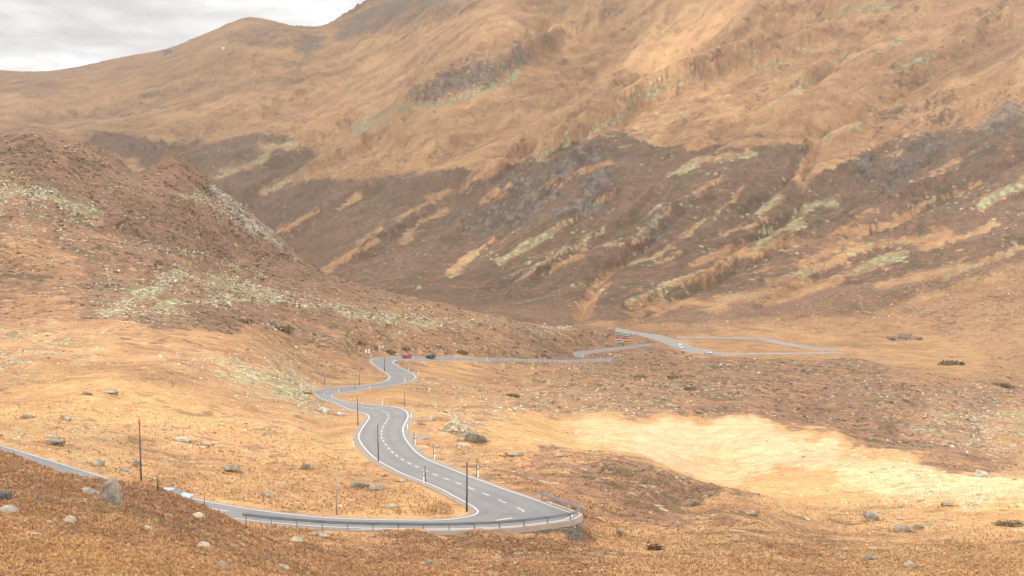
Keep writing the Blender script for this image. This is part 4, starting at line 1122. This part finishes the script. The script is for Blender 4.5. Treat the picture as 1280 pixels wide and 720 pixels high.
small = [proto_np(300 + i, 1, cuts=5) for i in range(8)]
M_RUB = attr_material('rubble_tint')
wts = (VM[:, 1] ** 2.4 + .006) * np.clip(clump + .5, .01, 2) * ((VY < 1150) & (VY > 50)) * (VPY > 180)
ids = pick(wts, 17000, 6)
sz = VY[ids] / F * np.random.default_rng(8).choice([.6, .8, 1.05, 1.4, 1.9, 2.6], len(ids), p=[.2, .25, .25, .17, .09, .04])
o = scatter('rubble', ids, sz, small, [(.42, .38, .24), (.46, .43, .29), (.34, .31, .25), (.28, .25, .21), (.52, .46, .36)], M_RUB); tag(o, kind='stuff')

# low heather cushions and dark dwarf shrubs: one mesh
def cushion_np(seed):
    r = np.random.default_rng(seed)
    v_, f_ = [], []
    for i in range(34):
        d = r.normal(0, 1, 3); d[2] = abs(d[2]); d /= np.linalg.norm(d)
        p_ = d * np.array([1, 1, .6]) * r.uniform(.75, 1.05)
        t1 = np.cross(d, [.3, .5, .8]); t1 /= np.linalg.norm(t1); t2 = np.cross(d, t1)
        s_ = r.uniform(.22, .4)
        b = len(v_)
        tilt = d * r.uniform(-.2, .3)
        v_ += [p_ - t1 * s_, p_ + t2 * s_ * .7 + tilt * .6, p_ + t1 * s_ + tilt]
        f_.append((b, b + 1, b + 2))
    return np.array(v_), np.array(f_)


cush = [cushion_np(i) for i in range(6)]
M_SHRUB = attr_material('shrub_tint')
wts = (np.clip(VM[:, 0] - .2, .01, 1) ** 1.6) * np.clip(clump + .6, .05, 2) * ((VY < 900) & (VY > 34)) * (VPY > 170)
ids = pick(wts, 16000, 9)
sz = VY[ids] / F * np.random.default_rng(10).choice([.9, 1.4, 2.1, 3.2], len(ids), p=[.32, .34, .24, .10])
o = scatter('heather', ids, sz, cush, [(.13, .075, .052), (.17, .098, .064), (.10, .062, .042), (.22, .13, .078), (.085, .068, .038), (.115, .092, .05)], M_SHRUB, sink=.0, flat=(.5, .8)); tag(o, kind='stuff')

wts = (np.clip(VM[:, 0] - .12, .01, 1) ** 1.3) * np.clip(clump * .7 + .8, .2, 2) * ((VY < 150) & (VY > 30))
ids = pick(wts, 20000, 29)
sz = VY[ids] / F * np.random.default_rng(30).choice([1.1, 1.6, 2.2, 3.0], len(ids), p=[.35, .35, .22, .08])
o = scatter('heather', ids, sz, cush, [(.20, .09, .055), (.27, .135, .075), (.13, .06, .042), (.32, .18, .09), (.12, .085, .045), (.40, .25, .12), (.24, .10, .06)], M_SHRUB, sink=-.05, flat=(.5, .8)); tag(o, kind='stuff')

# grass tussocks close by: one mesh
def tuft_np(seed, nb=8):
    r = np.random.default_rng(seed)
    v_, f_ = [], []
    for i in range(nb):
        a = r.uniform(0, 6.28); lean = r.uniform(.15, .9); hgt = r.uniform(.6, 1.15)
        b0 = np.array([math.cos(a), math.sin(a), 0]) * r.uniform(0, .3)
        sd = np.array([-math.sin(a), math.cos(a), 0]) * r.uniform(.04, .09)
        mid = b0 + np.array([math.cos(a) * lean * .35, math.sin(a) * lean * .35, hgt * .65])
        tip = b0 + np.array([math.cos(a) * lean, math.sin(a) * lean, hgt * .9])
        b = len(v_)
        v_ += [b0 - sd, b0 + sd, mid + sd * .8, mid - sd * .8, tip]
        f_ += [(b, b + 1, b + 2), (b, b + 2, b + 3), (b + 3, b + 2, b + 4)]
    return np.array(v_), np.array(f_)


tufts = [tuft_np(i) for i in range(8)]
M_TUFT = attr_material('tuft_tint')
wts = (np.clip(1.1 - VM[:, 1], .1, 1)) * np.clip(clump * .5 + .9, .45, 2) * ((VY < 215) & (VY > 28)) * (1 - .7 * sstep(110, 190, VY))
ids = pick(wts, 82000, 12)
fr = []
for (x_, y_, rx_, ry_) in FRINGE:
    if y_ > 330: continue
    for _ in range(int(np.clip(26 * rx_, 10, 60))):
        a_ = random.uniform(math.pi * .95, math.pi * 2.05); k_ = random.uniform(.9, 1.25)
        X_, Y_ = x_ + rx_ * k_ * math.cos(a_), y_ + ry_ * k_ * math.sin(a_)
        fr.append((X_, Y_, H(X_, Y_) - .02, random.uniform(.5, 1.2) * min(.30, max(.12, .0018 * y_))))
szf = np.random.default_rng(13).uniform(.5, 1.2, len(ids)) * np.clip(VY[ids] * .0024, .12, .25)
o = scatter('grass', ids, szf, tufts, [(.38, .20, .085), (.43, .25, .10), (.33, .16, .075), (.48, .31, .14), (.33, .165, .085), (.52, .36, .18), (.36, .185, .08), (.40, .27, .095)], M_TUFT, sink=-.05, flat=(.7, 1.1), extra=np.array(fr), tints2=[(.31, .15, .08), (.36, .19, .098), (.27, .128, .072), (.40, .23, .115), (.25, .12, .07), (.34, .16, .082)]); tag(o, kind='stuff')

# single juniper bushes one can tell apart
def bush(px, py, wpx, hpx, label, tint=(.20, .15, .085)):
    g = ground_at(px, py); k = g[1] / F
    r = np.random.default_rng(int(px + py)); v_, f_ = [], []
    for i in range(260):
        d = r.normal(0, 1, 3); d[2] = abs(d[2]) * .9; d /= np.linalg.norm(d)
        lump = 1 + .25 * math.sin(d[0] * 5 + px) * math.cos(d[1] * 4 + py)
        p_ = d * lump * r.uniform(.55, 1.0) * np.array([wpx * k / 2, wpx * k / 3, hpx * k * .62])
        s_ = r.uniform(.05, .11) * wpx * k
        t1 = r.normal(0, 1, 3); t1 /= np.linalg.norm(t1); t2 = r.normal(0, 1, 3); t2 /= np.linalg.norm(t2)
        b = len(v_); v_ += [p_ - t1 * s_, p_ + t2 * s_, p_ + t1 * s_]; f_.append((b, b + 1, b + 2))
    o_ = big_mesh('juniper_bush', np.array(v_), np.array(f_), M_SHRUB, np.tile([*tint, 1], (len(v_), 1)) * r.uniform(.7, 1.3, (len(v_), 1)), 'tint', smooth=False)
    o_.location = tuple(g); tag(o_, label, 'bush')


for b in [(1262, 658, 38, 9, 'dark low bush on the pale slope below the lit stone field'), (818, 688, 26, 11, 'dark brown bush on the slope right of the stone wall', (.12, .06, .03)),
          (352, 413, 34, 9, 'broad olive bush on the hill above the left bend'), (488, 442, 16, 8, 'olive bush behind the chevron board'), (305, 403, 26, 6, 'low olive bush left of the broad one'),
          (843, 473, 20, 5, 'dark green cushion bush beyond the road in the heather'), (862, 487, 16, 5, 'olive cushion bush lower in the heather'), (640, 496, 22, 4, 'flat olive bush right of the bends'),
          (800, 472, 18, 5, 'dark bush on the heather slope under the spur road'), (1190, 456, 34, 7, 'long dark bush on the orange flat by the right slope'), (1250, 483, 34, 5, 'low dark bush at the edge of the orange flat'),
          (576, 442, 20, 6, 'dark bush across the road from the navy car'), (505, 437, 18, 6, 'dark bush behind the red car'), (450, 432, 12, 8, 'small round bush above the bend sign')]:
    bush(*b)

# ------------------------------------------------------------------ poles, marker posts, signs
def pole(px, pyb, pyt, label, mat=M_WOOD, r=.09, Y=None, tip=None):
    g = ground_at(px, pyb, Y); hgt = (pyb - pyt) / F * g[1] * 1.02
    root_ = empty('snow_pole', g - np.array([0, 0, .15]), 0, label=label, cat='pole', group='wooden snow poles along the road')
    lean = (random.uniform(-.01, .01) * hgt, 0, 0)
    bm = bmesh.new(); tube(bm, (0, 0, 0), (lean[0], 0, hgt + .15), r, r * .72)
    bm_obj('shaft', bm, mat, root_, True)
    if tip:
        bm = bmesh.new(); tube(bm, (lean[0], 0, hgt - tip), (lean[0], 0, hgt + .18), r * .95, r * .85)
        bm_obj('tip', bm, M_WOODPALE, root_, True)
    return root_


POLES = [
    (176.5, 602, 522, 'tall dark wooden pole at the far side of the lower road', M_WOOD, .1), (197.5, 615, 588, 'short dark pole standing in front of the pale blue car', M_WOOD, .055),
    (255.5, 632, 619, 'stubby dark post on the near roadside right of the car', M_WOOD, .045), (421, 645, 590, 'faded grey pole at the meadow edge of the lower road', M_WOODPALE, .09),
    (473, 578, 531, 'dark pole beside the inner line halfway along the straight', M_WOOD, .09), (583.5, 640, 573, 'tall dark pole at the inner tip of the hairpin', M_WOOD, .11),
    (531.5, 604, 582, 'thin black pole by a marker post on the inner edge of the straight', M_BLACK, .07), (596, 597, 573, 'thin reddish pole by a marker post across from the hairpin pole', M_WOOD, .06),
    (542, 574, 558, 'thin dark pole by a marker post past the lay-by', M_WOOD, .06), (517.5, 556, 539, 'thin dark pole by a marker post at the lay-by', M_WOOD, .06),
    (447.5, 532, 496, 'dark pole inside the bend where the straight ends', M_WOOD, .09), (406, 482, 449, 'pale pole above the tight left bend', M_WOODPALE, .12),
    (443.5, 487.5, 468, 'pale thin pole beside the middle road section', M_WOODPALE, .12), (449.5, 481, 447, 'taller pale pole beside the middle road section', M_WOODPALE, .12),
    (480.5, 465, 446, 'dark pole inside the last bend before the cars', M_WOOD, .12), (505.5, 508, 468, 'pale pole behind the outer line of the bend', M_WOODPALE, .12),
    (587, 438, 422, 'pale pole on the slope above the straight with the cars', M_WOODPALE, .14), (643, 448, 440, 'pale pole by the long level road section', M_WOODPALE, .14),
]
for p_ in POLES:
    pole(p_[0], p_[1], p_[2], p_[3], p_[4], p_[5], tip=.5 if p_[0] in (176.5, 197.5, 583.5) else None)

mk = None
def marker(px, py, label, Y=None):
    global mk
    g = ground_at(px, py, Y)
    if mk is None:
        mk = empty('marker_post', (0, 0, 0), 0)
        bm = bmesh.new(); box(bm, (0, 0, .40), (.15, .13, 1.1), 0, .02); bm_obj('post', bm, M_WHITE, mk)
        bm = bmesh.new(); box(bm, (0, 0, 1.06), (.156, .136, .24), 0, .01); bm_obj('band', bm, M_BLACK, mk)
        bm = bmesh.new(); box(bm, (0, -.072, 1.06), (.06, .012, .16), 0); bm_obj('reflector', bm, M_LAMP, mk)
        bm = bmesh.new(); box(bm, (0, 0, 1.25), (.15, .13, .15), 0, .02); bm_obj('cap', bm, M_WHITE, mk)
        o_ = mk
    else:
        o_ = copy_tree(mk)
    o_.location = tuple(g); o_.rotation_euler = (0, 0, random.uniform(-.2, .2))
    tag(o_, label, 'marker post', 'white marker posts along the road')


for mkr in [(442, 559, 'white marker post on the inner side of the straight, alone in the grass'), (530, 606, 'white marker post under a black pole at the inner edge of the straight'), (597.5, 597, 'white marker post across the road from the tall hairpin pole'),
            (543, 576, 'white marker post past the lay-by'), (519, 557, 'white marker post at the near corner of the lay-by'), (478, 506.5, 'white marker post behind the far line of the bend'), (424, 492, 'white marker post on the inner side of the tight left bend'),
            (462.5, 487, 'white marker post below the middle road section'), (514, 523, 'white marker post outside the bend, the upper of two'), (509.5, 537, 'white marker post outside the bend, the lower of two'), (506.5, 478.5, 'white marker post on the outer curve below the cars'),
            (523, 469, 'white marker post right of the last bend'), (511, 464, 'white marker post midway up the last bend'), (493.5, 453, 'white marker post at the corner opposite the bend sign'), (707.5, 454, 'white marker post at the right end of the level road'),
            (751, 449, 'white marker post beside the short grey road stub'), (728, 446, 'white marker post where the road doubles back'), (609, 450, 'white marker post on the near verge right of the navy car'),
            (516, 450, 'white marker post in front of the red car'), (464, 447, 'white marker post next to the bend sign')]:
    marker(*mkr)


def chevron_sign(px, py, w_, h_, label):
    g = ground_at(px, py); k = g[1] / F
    root_ = empty('bend_sign', g, 0, label=label, cat='road sign')
    W, Hh = w_ * k, h_ * k
    for s_ in (-1, 1):
        bm = bmesh.new(); tube(bm, (s_ * W * .3, 0, -.2), (s_ * W * .3, 0, Hh * .55), .04, .04); bm_obj('post', bm, M_STEEL, root_)
    bm = bmesh.new(); box(bm, (0, 0, Hh * .75), (W, .05, Hh * .5), 0, .02); bm_obj('panel', bm, M_WHITE, root_)
    # one dark chevron pointing right
    t = W * .3
    vs_ = [(-W * .3, -.03, Hh * .97), (-W * .3 + t, -.03, Hh * .97), (W * .3, -.03, Hh * .75), (-W * .3 + t, -.03, Hh * .53), (-W * .3, -.03, Hh * .53), (W * .3 - t, -.03, Hh * .75)]
    mesh_obj('chevron', vs_, [(0, 1, 2, 5), (5, 2, 3, 4)], M_BLACK, root_)


chevron_sign(459.5, 446, 6, 9.5, 'small white bend sign with dark chevron at the bend below the cars')
chevron_sign(476.5, 440, 5.5, 6.5, 'low white board with dark chevron behind the bend, near the red car')

# ------------------------------------------------------------------ vehicles
def body_loft(st):
    """stations: x, z_bottom, z_top, half width at the belt, half width at the sill"""
    vs_, fs_ = [], []
    for (x, zb, zt, w1, w0) in st:
        zm = zb + (zt - zb) * .55
        ring = [(-w0, zb), (-w1, zm), (-w1 * .97, zt - .10 * (zt - zb)), (-w1 * .82, zt), (0, zt + .015), (w1 * .82, zt), (w1 * .97, zt - .10 * (zt - zb)), (w1, zm), (w0, zb)]
        vs_ += [(x, y_, z_) for y_, z_ in ring]
    m_ = 9
    for i in range(len(st) - 1):
        for q_ in range(m_):
            fs_.append((i * m_ + q_, i * m_ + (q_ + 1) % m_, (i + 1) * m_ + (q_ + 1) % m_, (i + 1) * m_ + q_))
    fs_ += [tuple(range(m_))[::-1], tuple(range((len(st) - 1) * m_, len(st) * m_))]
    return vs_, fs_


def car(loc_, rz, paint, label, kind='estate', cat='car', group=None, scale=1.0):
    root_ = empty('parked_car' if cat == 'car' else 'parked_van', loc_, rz, label=label, cat=cat, group=group)
    root_.scale = (scale,) * 3
    if kind == 'van':
        ln, hb, roof = 2.6, 1.15, 2.15
        lower = [(-2.6, .35, 1.15, .92, .85), (-2.5, .28, 1.2, .97, .93), (0, .25, 1.2, .98, .95), (1.9, .25, 1.18, .98, .95), (2.4, .3, 1.02, .95, .9), (2.6, .4, .85, .85, .8)]
        cab = [(-2.55, 1.19, 2.05, .93, .95), (-2.35, 1.2, 2.18, .93, .96), (1.0, 1.2, 2.2, .93, .96), (1.45, 1.19, 2.1, .9, .95), (2.2, 1.12, 1.25, .88, .93)]
        wsx = ((1.47, 2.05), (2.17, 1.28)); sw = [(-2.2, -.9), (-.8, .2), (.3, 1.3)]; wz = (1.3, 1.92); rear = ((-2.58, 1.9), (-2.58, 1.35))
        cabw = .94
    else:
        lower = [(-2.2, .45, .88, .70, .66), (-2.1, .30, .96, .84, .78), (-1.5, .24, 1.0, .89, .86), (0, .22, .98, .90, .87), (1.1, .24, .95, .89, .86), (1.9, .28, .82, .84, .8), (2.2, .38, .68, .68, .64)]
        back = -1.95 if kind == 'estate' else -1.55
        cab = [(back - .1, .97, 1.02, .72, .80), (back + .3, .98, 1.42, .64, .82), (-.4, .98, 1.48, .66, .84), (.25, .97, 1.43, .65, .84), (1.1, .94, .97, .70, .82)]
        wsx = ((.30, 1.40), (1.06, 1.0)); sw = [(back + .45, -.75), (-.65, .15), (.22, .7)]; wz = (1.04, 1.36); rear = ((back + .27, 1.38), (back - .06, 1.06))
        cabw = .80
    vs_, fs_ = body_loft(lower); mesh_obj('body', vs_, fs_, paint, root_)
    vs_, fs_ = body_loft(cab); mesh_obj('cabin', vs_, fs_, paint, root_)
    def slanted(nm, a, b, w_, out):
        (x0, z0), (x1, z1) = a, b
        mesh_obj(nm, [(x0 + out, -w_ * .86, z0 + .02), (x0 + out, w_ * .86, z0 + .02), (x1 + out, w_, z1 + .02), (x1 + out, -w_, z1 + .02)], [(0, 1, 2, 3)], M_GLASS, root_)
    slanted('windscreen', wsx[0], wsx[1], cabw * .84, .05)
    slanted('rear_window', rear[0], rear[1], cabw * .8, -.05)
    for s_ in (-1, 1):
        for (a, b) in sw:
            top_in = .03 if b < .5 or kind == 'van' else .28
            y0, y1 = s_ * (cabw + .045), s_ * (cabw * (.985 if kind == 'van' else .86) + .03)
            mesh_obj('side_window', [(a, y0, wz[0]), (b, y0, wz[0]), (b - top_in, y1, wz[1]), (a + .03, y1, wz[1])], [(0, 1, 2, 3)], M_GLASS, root_)
        fx = 2.13 if kind != 'van' else 2.52
        bm = bmesh.new(); box(bm, (fx, s_ * .58, .66 if kind != 'van' else .82), (.12, .3, .14), 0, .03); bm_obj('headlight', bm, M_LAMP, root_)
        bm = bmesh.new(); box(bm, (-fx - .02, s_ * .66, .8), (.1, .2, .18), 0, .03); bm_obj('tail_light', bm, M_TAIL, root_)
        bm = bmesh.new(); box(bm, (.75 if kind != 'van' else 1.6, s_ * (cabw + .16), 1.02 if kind != 'van' else 1.4), (.12, .2, .13), 0, .03); bm_obj('mirror', bm, paint, root_)
        for x_ in ((-1.35, 1.35) if kind != 'van' else (-1.6, 1.6)):
            wr = empty('wheel', (x_, s_ * .80, .32)); wr.parent = root_
            bm = bmesh.new(); tube(bm, (0, -.11, 0), (0, .11, 0), .33, .33, 18); bm_obj('tyre', bm, M_TYRE, wr)
            bm = bmesh.new(); tube(bm, (0, s_ * .05, 0), (0, s_ * .125, 0), .21, .2, 14); bm_obj('rim', bm, M_RIM, wr)
    return root_


def paint(name, col, metal=.3):
    return plain(name, col, .28, metal, .03, 2)


def road_pose(k, px, side=.25, back=False):
    Lk, Rk = ROADS[k]
    Cc = (Lk + Rk) / 2
    pxs, _ = to_px(Cc[:, 0], Cc[:, 1], Cc[:, 2])
    rngi = range(0, len(Cc))
    if k == 'main':
        rngi = range(0, 9 * 8) if px < 300 else range(58 * 8, len(Cc) - 8)
    i = min(rngi, key=lambda q_: abs(pxs[q_] - px))
    d = Cc[min(i + 3, len(Cc) - 1)] - Cc[max(i - 3, 0)]
    p_ = Cc[i] + (Rk[i] - Lk[i]) * side
    return p_ + [0, 0, .02], math.atan2(d[1], d[0]) + (math.pi if back else 0)


p_, a = road_pose('main', 212, .12); car(p_, a, paint('pale_blue_paint', (.25, .35, .53)), 'pale blue-white car half hidden by the slope on the lower road', 'saloon')
p_, a = road_pose('main', 509, .0); car(p_, a, paint('red_paint', (.42, .03, .055)), 'red car on the road past the upper bends', 'estate', scale=1.0)
p_, a = road_pose('main', 537, .0); car(p_, a, paint('navy_paint', (.022, .028, .05)), 'dark navy car on the level road behind the red car', 'estate', scale=1.05)
p_, a = road_pose('valley', 854, .3); car(p_, a, paint('white_paint', (.78, .78, .78), 0), 'white van on the wide road in the valley', 'van', 'van')
p_, a = road_pose('valley', 886, .3); car(p_, a, paint('silver_paint', (.62, .68, .75)), 'silver-blue car ahead of the white van in the valley', 'estate', scale=1.1)

# parked vehicles at the valley car park
pk = np.array([P(770, 424, 830)])
lotY = [(758, 413.5, 985), (790, 413, 985), (796, 420, 960), (790, 430, 790), (774, 431, 770), (766, 425, 820)]
for (px, py, kind, col, lab_, yaw) in [
    (774, 419.5, 'van', (.38, .46, .36), 'pale green van parked above the red cars in the valley', .1), (782, 420.3, 'van', (.42, .46, .38), 'second pale green van right of the first in the valley', .1),
    (771.5, 423.3, 'estate', (.45, .05, .07), 'red car parked below the pale green vans, the left one', .05), (780, 423.8, 'estate', (.45, .06, .06), 'red car parked below the pale green vans, the right one', .05),
    (774, 428.5, 'van', (.36, .46, .36), 'green-white van parked nearest the spur road', .15), (783, 429.5, 'van', (.50, .31, .07), 'yellow-orange van parked beside the green-white van', .1),
    (764, 412, 'estate', (.50, .51, .52), 'pale grey car at the upper end of the car park', .0)]:
    g = ground_at(px, py, None)
    car(g, yaw, paint('car_paint', col, .1), lab_, kind, 'van' if kind == 'van' else 'car', scale=.85)

# ------------------------------------------------------------------ mountain huts
M_STONEW = plain('hut_stone', (.40, .35, .30), .95, 0, .25, .8)
M_ROOFD = plain('dark_slate_roof', (.17, .115, .085), .8, 0, .2, 1.5)
M_ROOFB = plain('blue_grey_roof', (.10, .12, .17), .6, 0, .1, .5)
M_DOOR = plain('old_door_wood', (.06, .04, .03), .8, 0, .2, 3)


def hut(px, py, w_, d_, hw, hr, rz, wall, roof, label, Y=None, name='stone_hut'):
    g = ground_at(px, py, Y)
    root_ = empty(name, g - np.array([0, 0, .3]), rz, label=label, cat='hut')
    a, b = w_ / 2, d_ / 2
    vs_ = [(-a, -b, -1), (a, -b, -1), (a, b, -1), (-a, b, -1), (-a, -b, hw), (a, -b, hw), (a, b, hw), (-a, b, hw), (-a, 0, hw + hr), (a, 0, hw + hr)]
    mesh_obj('wall', vs_, [(0, 1, 5, 4), (2, 3, 7, 6), (1, 2, 6, 9, 5), (3, 0, 4, 8, 7)], wall, root_)
    e = .35
    sl = hr / b
    rv = []
    for z_ in (0.02, .22):
        rv += [(-a - e, -b - e, hw - e * sl + z_), (a + e, -b - e, hw - e * sl + z_), (a + e, 0, hw + hr + z_), (-a - e, 0, hw + hr + z_), (a + e, b + e, hw - e * sl + z_), (-a - e, b + e, hw - e * sl + z_)]
    mesh_obj('roof', rv, [(6, 7, 8, 9), (9, 8, 10, 11), (3, 2, 1, 0), (5, 4, 2, 3), (0, 1, 7, 6), (4, 5, 11, 10), (1, 2, 8, 7), (2, 4, 10, 8), (3, 0, 6, 9), (5, 3, 9, 11)], roof, root_)
    bm = bmesh.new(); box(bm, (w_ * .18, -b - .03, .7), (1.0, .08, 1.9)); bm_obj('door', bm, M_DOOR, root_)
    for x_ in (-w_ * .28, -w_ * .02):
        bm = bmesh.new(); box(bm, (x_, -b - .02, hw * .62), (.7, .06, .7)); bm_obj('window', bm, M_GLASS, root_)
    return root_


hut(1131, 425.5, 8.5, 6.5, 2.2, 2.2, -.5, M_STONEW, M_ROOFD, 'stone hut with dark gable roof on the orange flat')
hut(1148, 425.5, 4.5, 3.5, 1.6, 1.0, .2, M_STONEW, M_ROOFD, 'small low stone shed right of the gabled hut')
hut(1114, 425.5, 5.0, 4.0, 2.0, 1.0, .1, M_SLAB, M_ROOFD, 'pale broken-down stone building left of the gabled hut')
hut(209, 68.5, 26, 12, 5, 7, .4, M_STONEW, M_ROOFB, 'large blue-grey roofed building tucked under the far skyline', name='mountain_hut')
hut(279, 63, 7, 6, 5, 2, .1, M_WHITE, M_WHITE, 'tiny white hut below the far summit', name='mountain_hut')

# ------------------------------------------------------------------ sun, clouds, sky, haze
SUN = Vector((-.60, -.42, .70)).normalized()
sun = bpy.data.lights.new('sun', 'SUN'); sun.energy = 5.0; sun.angle = math.radians(.6); sun.color = (1, .93, .82)
so = bpy.data.objects.new('sun', sun); COL.objects.link(so)
so.rotation_euler = (-SUN).to_track_quat('-Z', 'Y').to_euler()

# unseen cloud layer added to shade the sun; gaps light meadow and upper slopes
CZ = 1750.0
gaps = []   # photo pixel on the ground, half length, half width (m), angle, opening
for (px, py, Yv, rx, ry, ang, st_) in [(860, 552, 275, 55, 38, .3, .45), (960, 545, 290, 60, 34, .1, .45), (1060, 575, 262, 55, 26, -.3, .5), (1170, 600, 232, 42, 22, -.5, .75), (1275, 625, 210, 30, 18, -.5, .75), (740, 530, 310, 50, 26, 0, .55), (575, 530, 245, 22, 18, 0, .5),
                                     (868, 52, 2550, 240, 130, .6, 1.0), (835, 45, 2900, 230, 130, .6, .9), (840, 90, 2450, 130, 80, .8, .8), (815, 110, 2350, 60, 35, .8, .4), (640, 40, 3350, 200, 100, .8, .9), (600, 62, 3200, 110, 60, .8, .45), (1130, 590, 240, 60, 30, -.4, .65), (1220, 615, 220, 40, 24, -.4, .8), (1250, 640, 190, 40, 14, -.3, .3),
                                     (340, 480, 285, 40, 30, 0, .3), (60, 500, 220, 45, 40, 0, .3), (480, 600, 175, 60, 40, .5, .15)]:
    g = ground_at(px, py)
    t = (CZ - g[2]) / SUN.z
    gaps.append((g[0] + SUN.x * t, g[1] + SUN.y * t, rx, ry, ang, st_))
xs = np.unique(np.concatenate([np.linspace(-9000, 7000, 90), np.linspace(-2300, -300, 260)]))
ys = np.unique(np.concatenate([np.linspace(-5000, 6500, 90), np.linspace(-1500, 2600, 420)]))
gx, gy = np.meshgrid(xs, ys)
thick = .64 + .12 * perlin(gx / 700, gy / 900, 61) + .08 * perlin(gx / 260, gy / 300, 62)
bump = 60 * perlin(gx / 500, gy / 500, 63) + 25 * perlin(gx / 170, gy / 170, 64)
edge = np.minimum(np.minimum(gx - xs[0], xs[-1] - gx), np.minimum(gy - ys[0], ys[-1] - gy))
thk = np.clip(edge / 600, 0.001, 1) * 90
Vb = np.stack([gx, gy, CZ + bump - thk], -1).reshape(-1, 3); Vt = np.stack([gx, gy, CZ + bump + thk], -1).reshape(-1, 3)
fb = grid_faces(len(ys), len(xs)); ft = fb[:, ::-1] + len(Vb)


def cloud_density(zlev):
    # a gap is a shaft along the sunlight, right through the layer
    px_ = gx - SUN.x * (zlev - CZ) / SUN.z; py_ = gy - SUN.y * (zlev - CZ) / SUN.z
    op = np.zeros_like(gx)
    for (x0, y0, rx, ry, ang, st_) in gaps:
        dx, dy = px_ - x0, py_ - y0
        a_ = (dx * math.cos(ang) + dy * math.sin(ang)) / rx; b_ = (-dx * math.sin(ang) + dy * math.cos(ang)) / ry
        op = np.maximum(op, st_ * np.exp(-(a_ * a_ + b_ * b_) ** 1.3))
    a_ = np.clip(thick + .03, .33, .85) * (1 - op)
    return np.stack([a_.ravel()] * 3 + [np.ones(a_.size)], 1)


mcl = bpy.data.materials.new('shade_cloud'); mcl.use_nodes = True; nt = mcl.node_tree; nt.nodes.clear()
out = nd(nt, 'ShaderNodeOutputMaterial'); mx = nd(nt, 'ShaderNodeMixShader'); tr = nd(nt, 'ShaderNodeBsdfTransparent'); tl = nd(nt, 'ShaderNodeBsdfTranslucent')
tl.inputs[0].default_value = (.92, .92, .92, 1)
at = nd(nt, 'ShaderNodeAttribute', attribute_name='cover')
lk(nt, at.outputs['Fac'], mx.inputs[0]); lk(nt, tr.outputs[0], mx.inputs[1]); lk(nt, tl.outputs[0], mx.inputs[2]); lk(nt, mx.outputs[0], out.inputs[0])
o = big_mesh('sun_shade_clouds', np.vstack([Vb, Vt]), np.vstack([fb, ft]), mcl, np.vstack([cloud_density(CZ + bump - thk), cloud_density(CZ + bump + thk)])); tag(o, kind='structure')  # out of view, added for its shade and sun patches

w_ = bpy.data.worlds.new('World'); scene.world = w_; w_.use_nodes = True
nt = w_.node_tree; bg = nt.nodes['Background']
sky = nd(nt, 'ShaderNodeTexSky', sky_type='NISHITA'); sky.sun_disc = False
sky.sun_elevation = math.asin(SUN.z); sky.sun_rotation = math.atan2(SUN.x, SUN.y)
tc = nd(nt, 'ShaderNodeTexCoord')
mp = nd(nt, 'ShaderNodeMapping'); mp.inputs['Scale'].default_value = (1, 1, 4.5); lk(nt, tc.outputs['Generated'], mp.inputs[0])
cn = noi(nt, mp.outputs[0], 3.2, 8, .55, .3)
cn2 = noi(nt, mp.outputs[0], 5.0, 6, .6, .2)
cc = mixc(nt, nd_ramp(nt, cn2, .35, .65), (9.5, 9.4, 9.45), (19, 18.8, 18.7))
lk(nt, mixc(nt, nd_ramp(nt, cn, .15, .38), sky.outputs[0], cc), bg.inputs[0])
bg.inputs[1].default_value = .1

HZ = bpy.data.materials.new('air'); HZ.use_nodes = True; nt = HZ.node_tree; nt.nodes.clear()
out = nd(nt, 'ShaderNodeOutputMaterial'); pv = nd(nt, 'ShaderNodeVolumePrincipled')
pv.inputs['Color'].default_value = (.90, .89, .88, 1); pv.inputs['Density'].default_value = 1.7e-4; pv.inputs['Anisotropy'].default_value = .2
lk(nt, pv.outputs[0], out.inputs['Volume'])
HZ.cycles.homogeneous_volume = True
zmin, zmax = float(ZZ.min()) - 8, max(float(ZZ.max()), 5) + 20
bm = bmesh.new(); box(bm, (0, 2810, (zmin + zmax) / 2), (8000, 5820, zmax - zmin)); o = bm_obj('haze', bm, HZ); tag(o, kind='stuff')
print('terrain z', zmin, zmax, 'rows', NR, 'cols', NC)

# ------------------------------------------------------------------ camera and render settings
cam = bpy.data.cameras.new('camera'); co = bpy.data.objects.new('camera', cam); COL.objects.link(co)
cam.sensor_width = 36; cam.lens = F * 36 / 1280; cam.clip_start = .5; cam.clip_end = 30000
co.location = (0, 0, 0); co.rotation_euler = (math.radians(90) - TH, 0, 0)
scene.camera = co
vs_ = scene.view_settings
vs_.view_transform = 'Standard'; vs_.look = 'None'; vs_.exposure = 0.5; vs_.gamma = 1; vs_.use_curve_mapping = False
scene.cycles.max_bounces = 6; scene.cycles.transparent_max_bounces = 12; scene.cycles.volume_bounces = 0
scene.cycles.use_denoising = True; scene.cycles.denoising_prefilter = 'NONE'; scene.cycles.denoising_input_passes = 'RGB_ALBEDO_NORMAL'
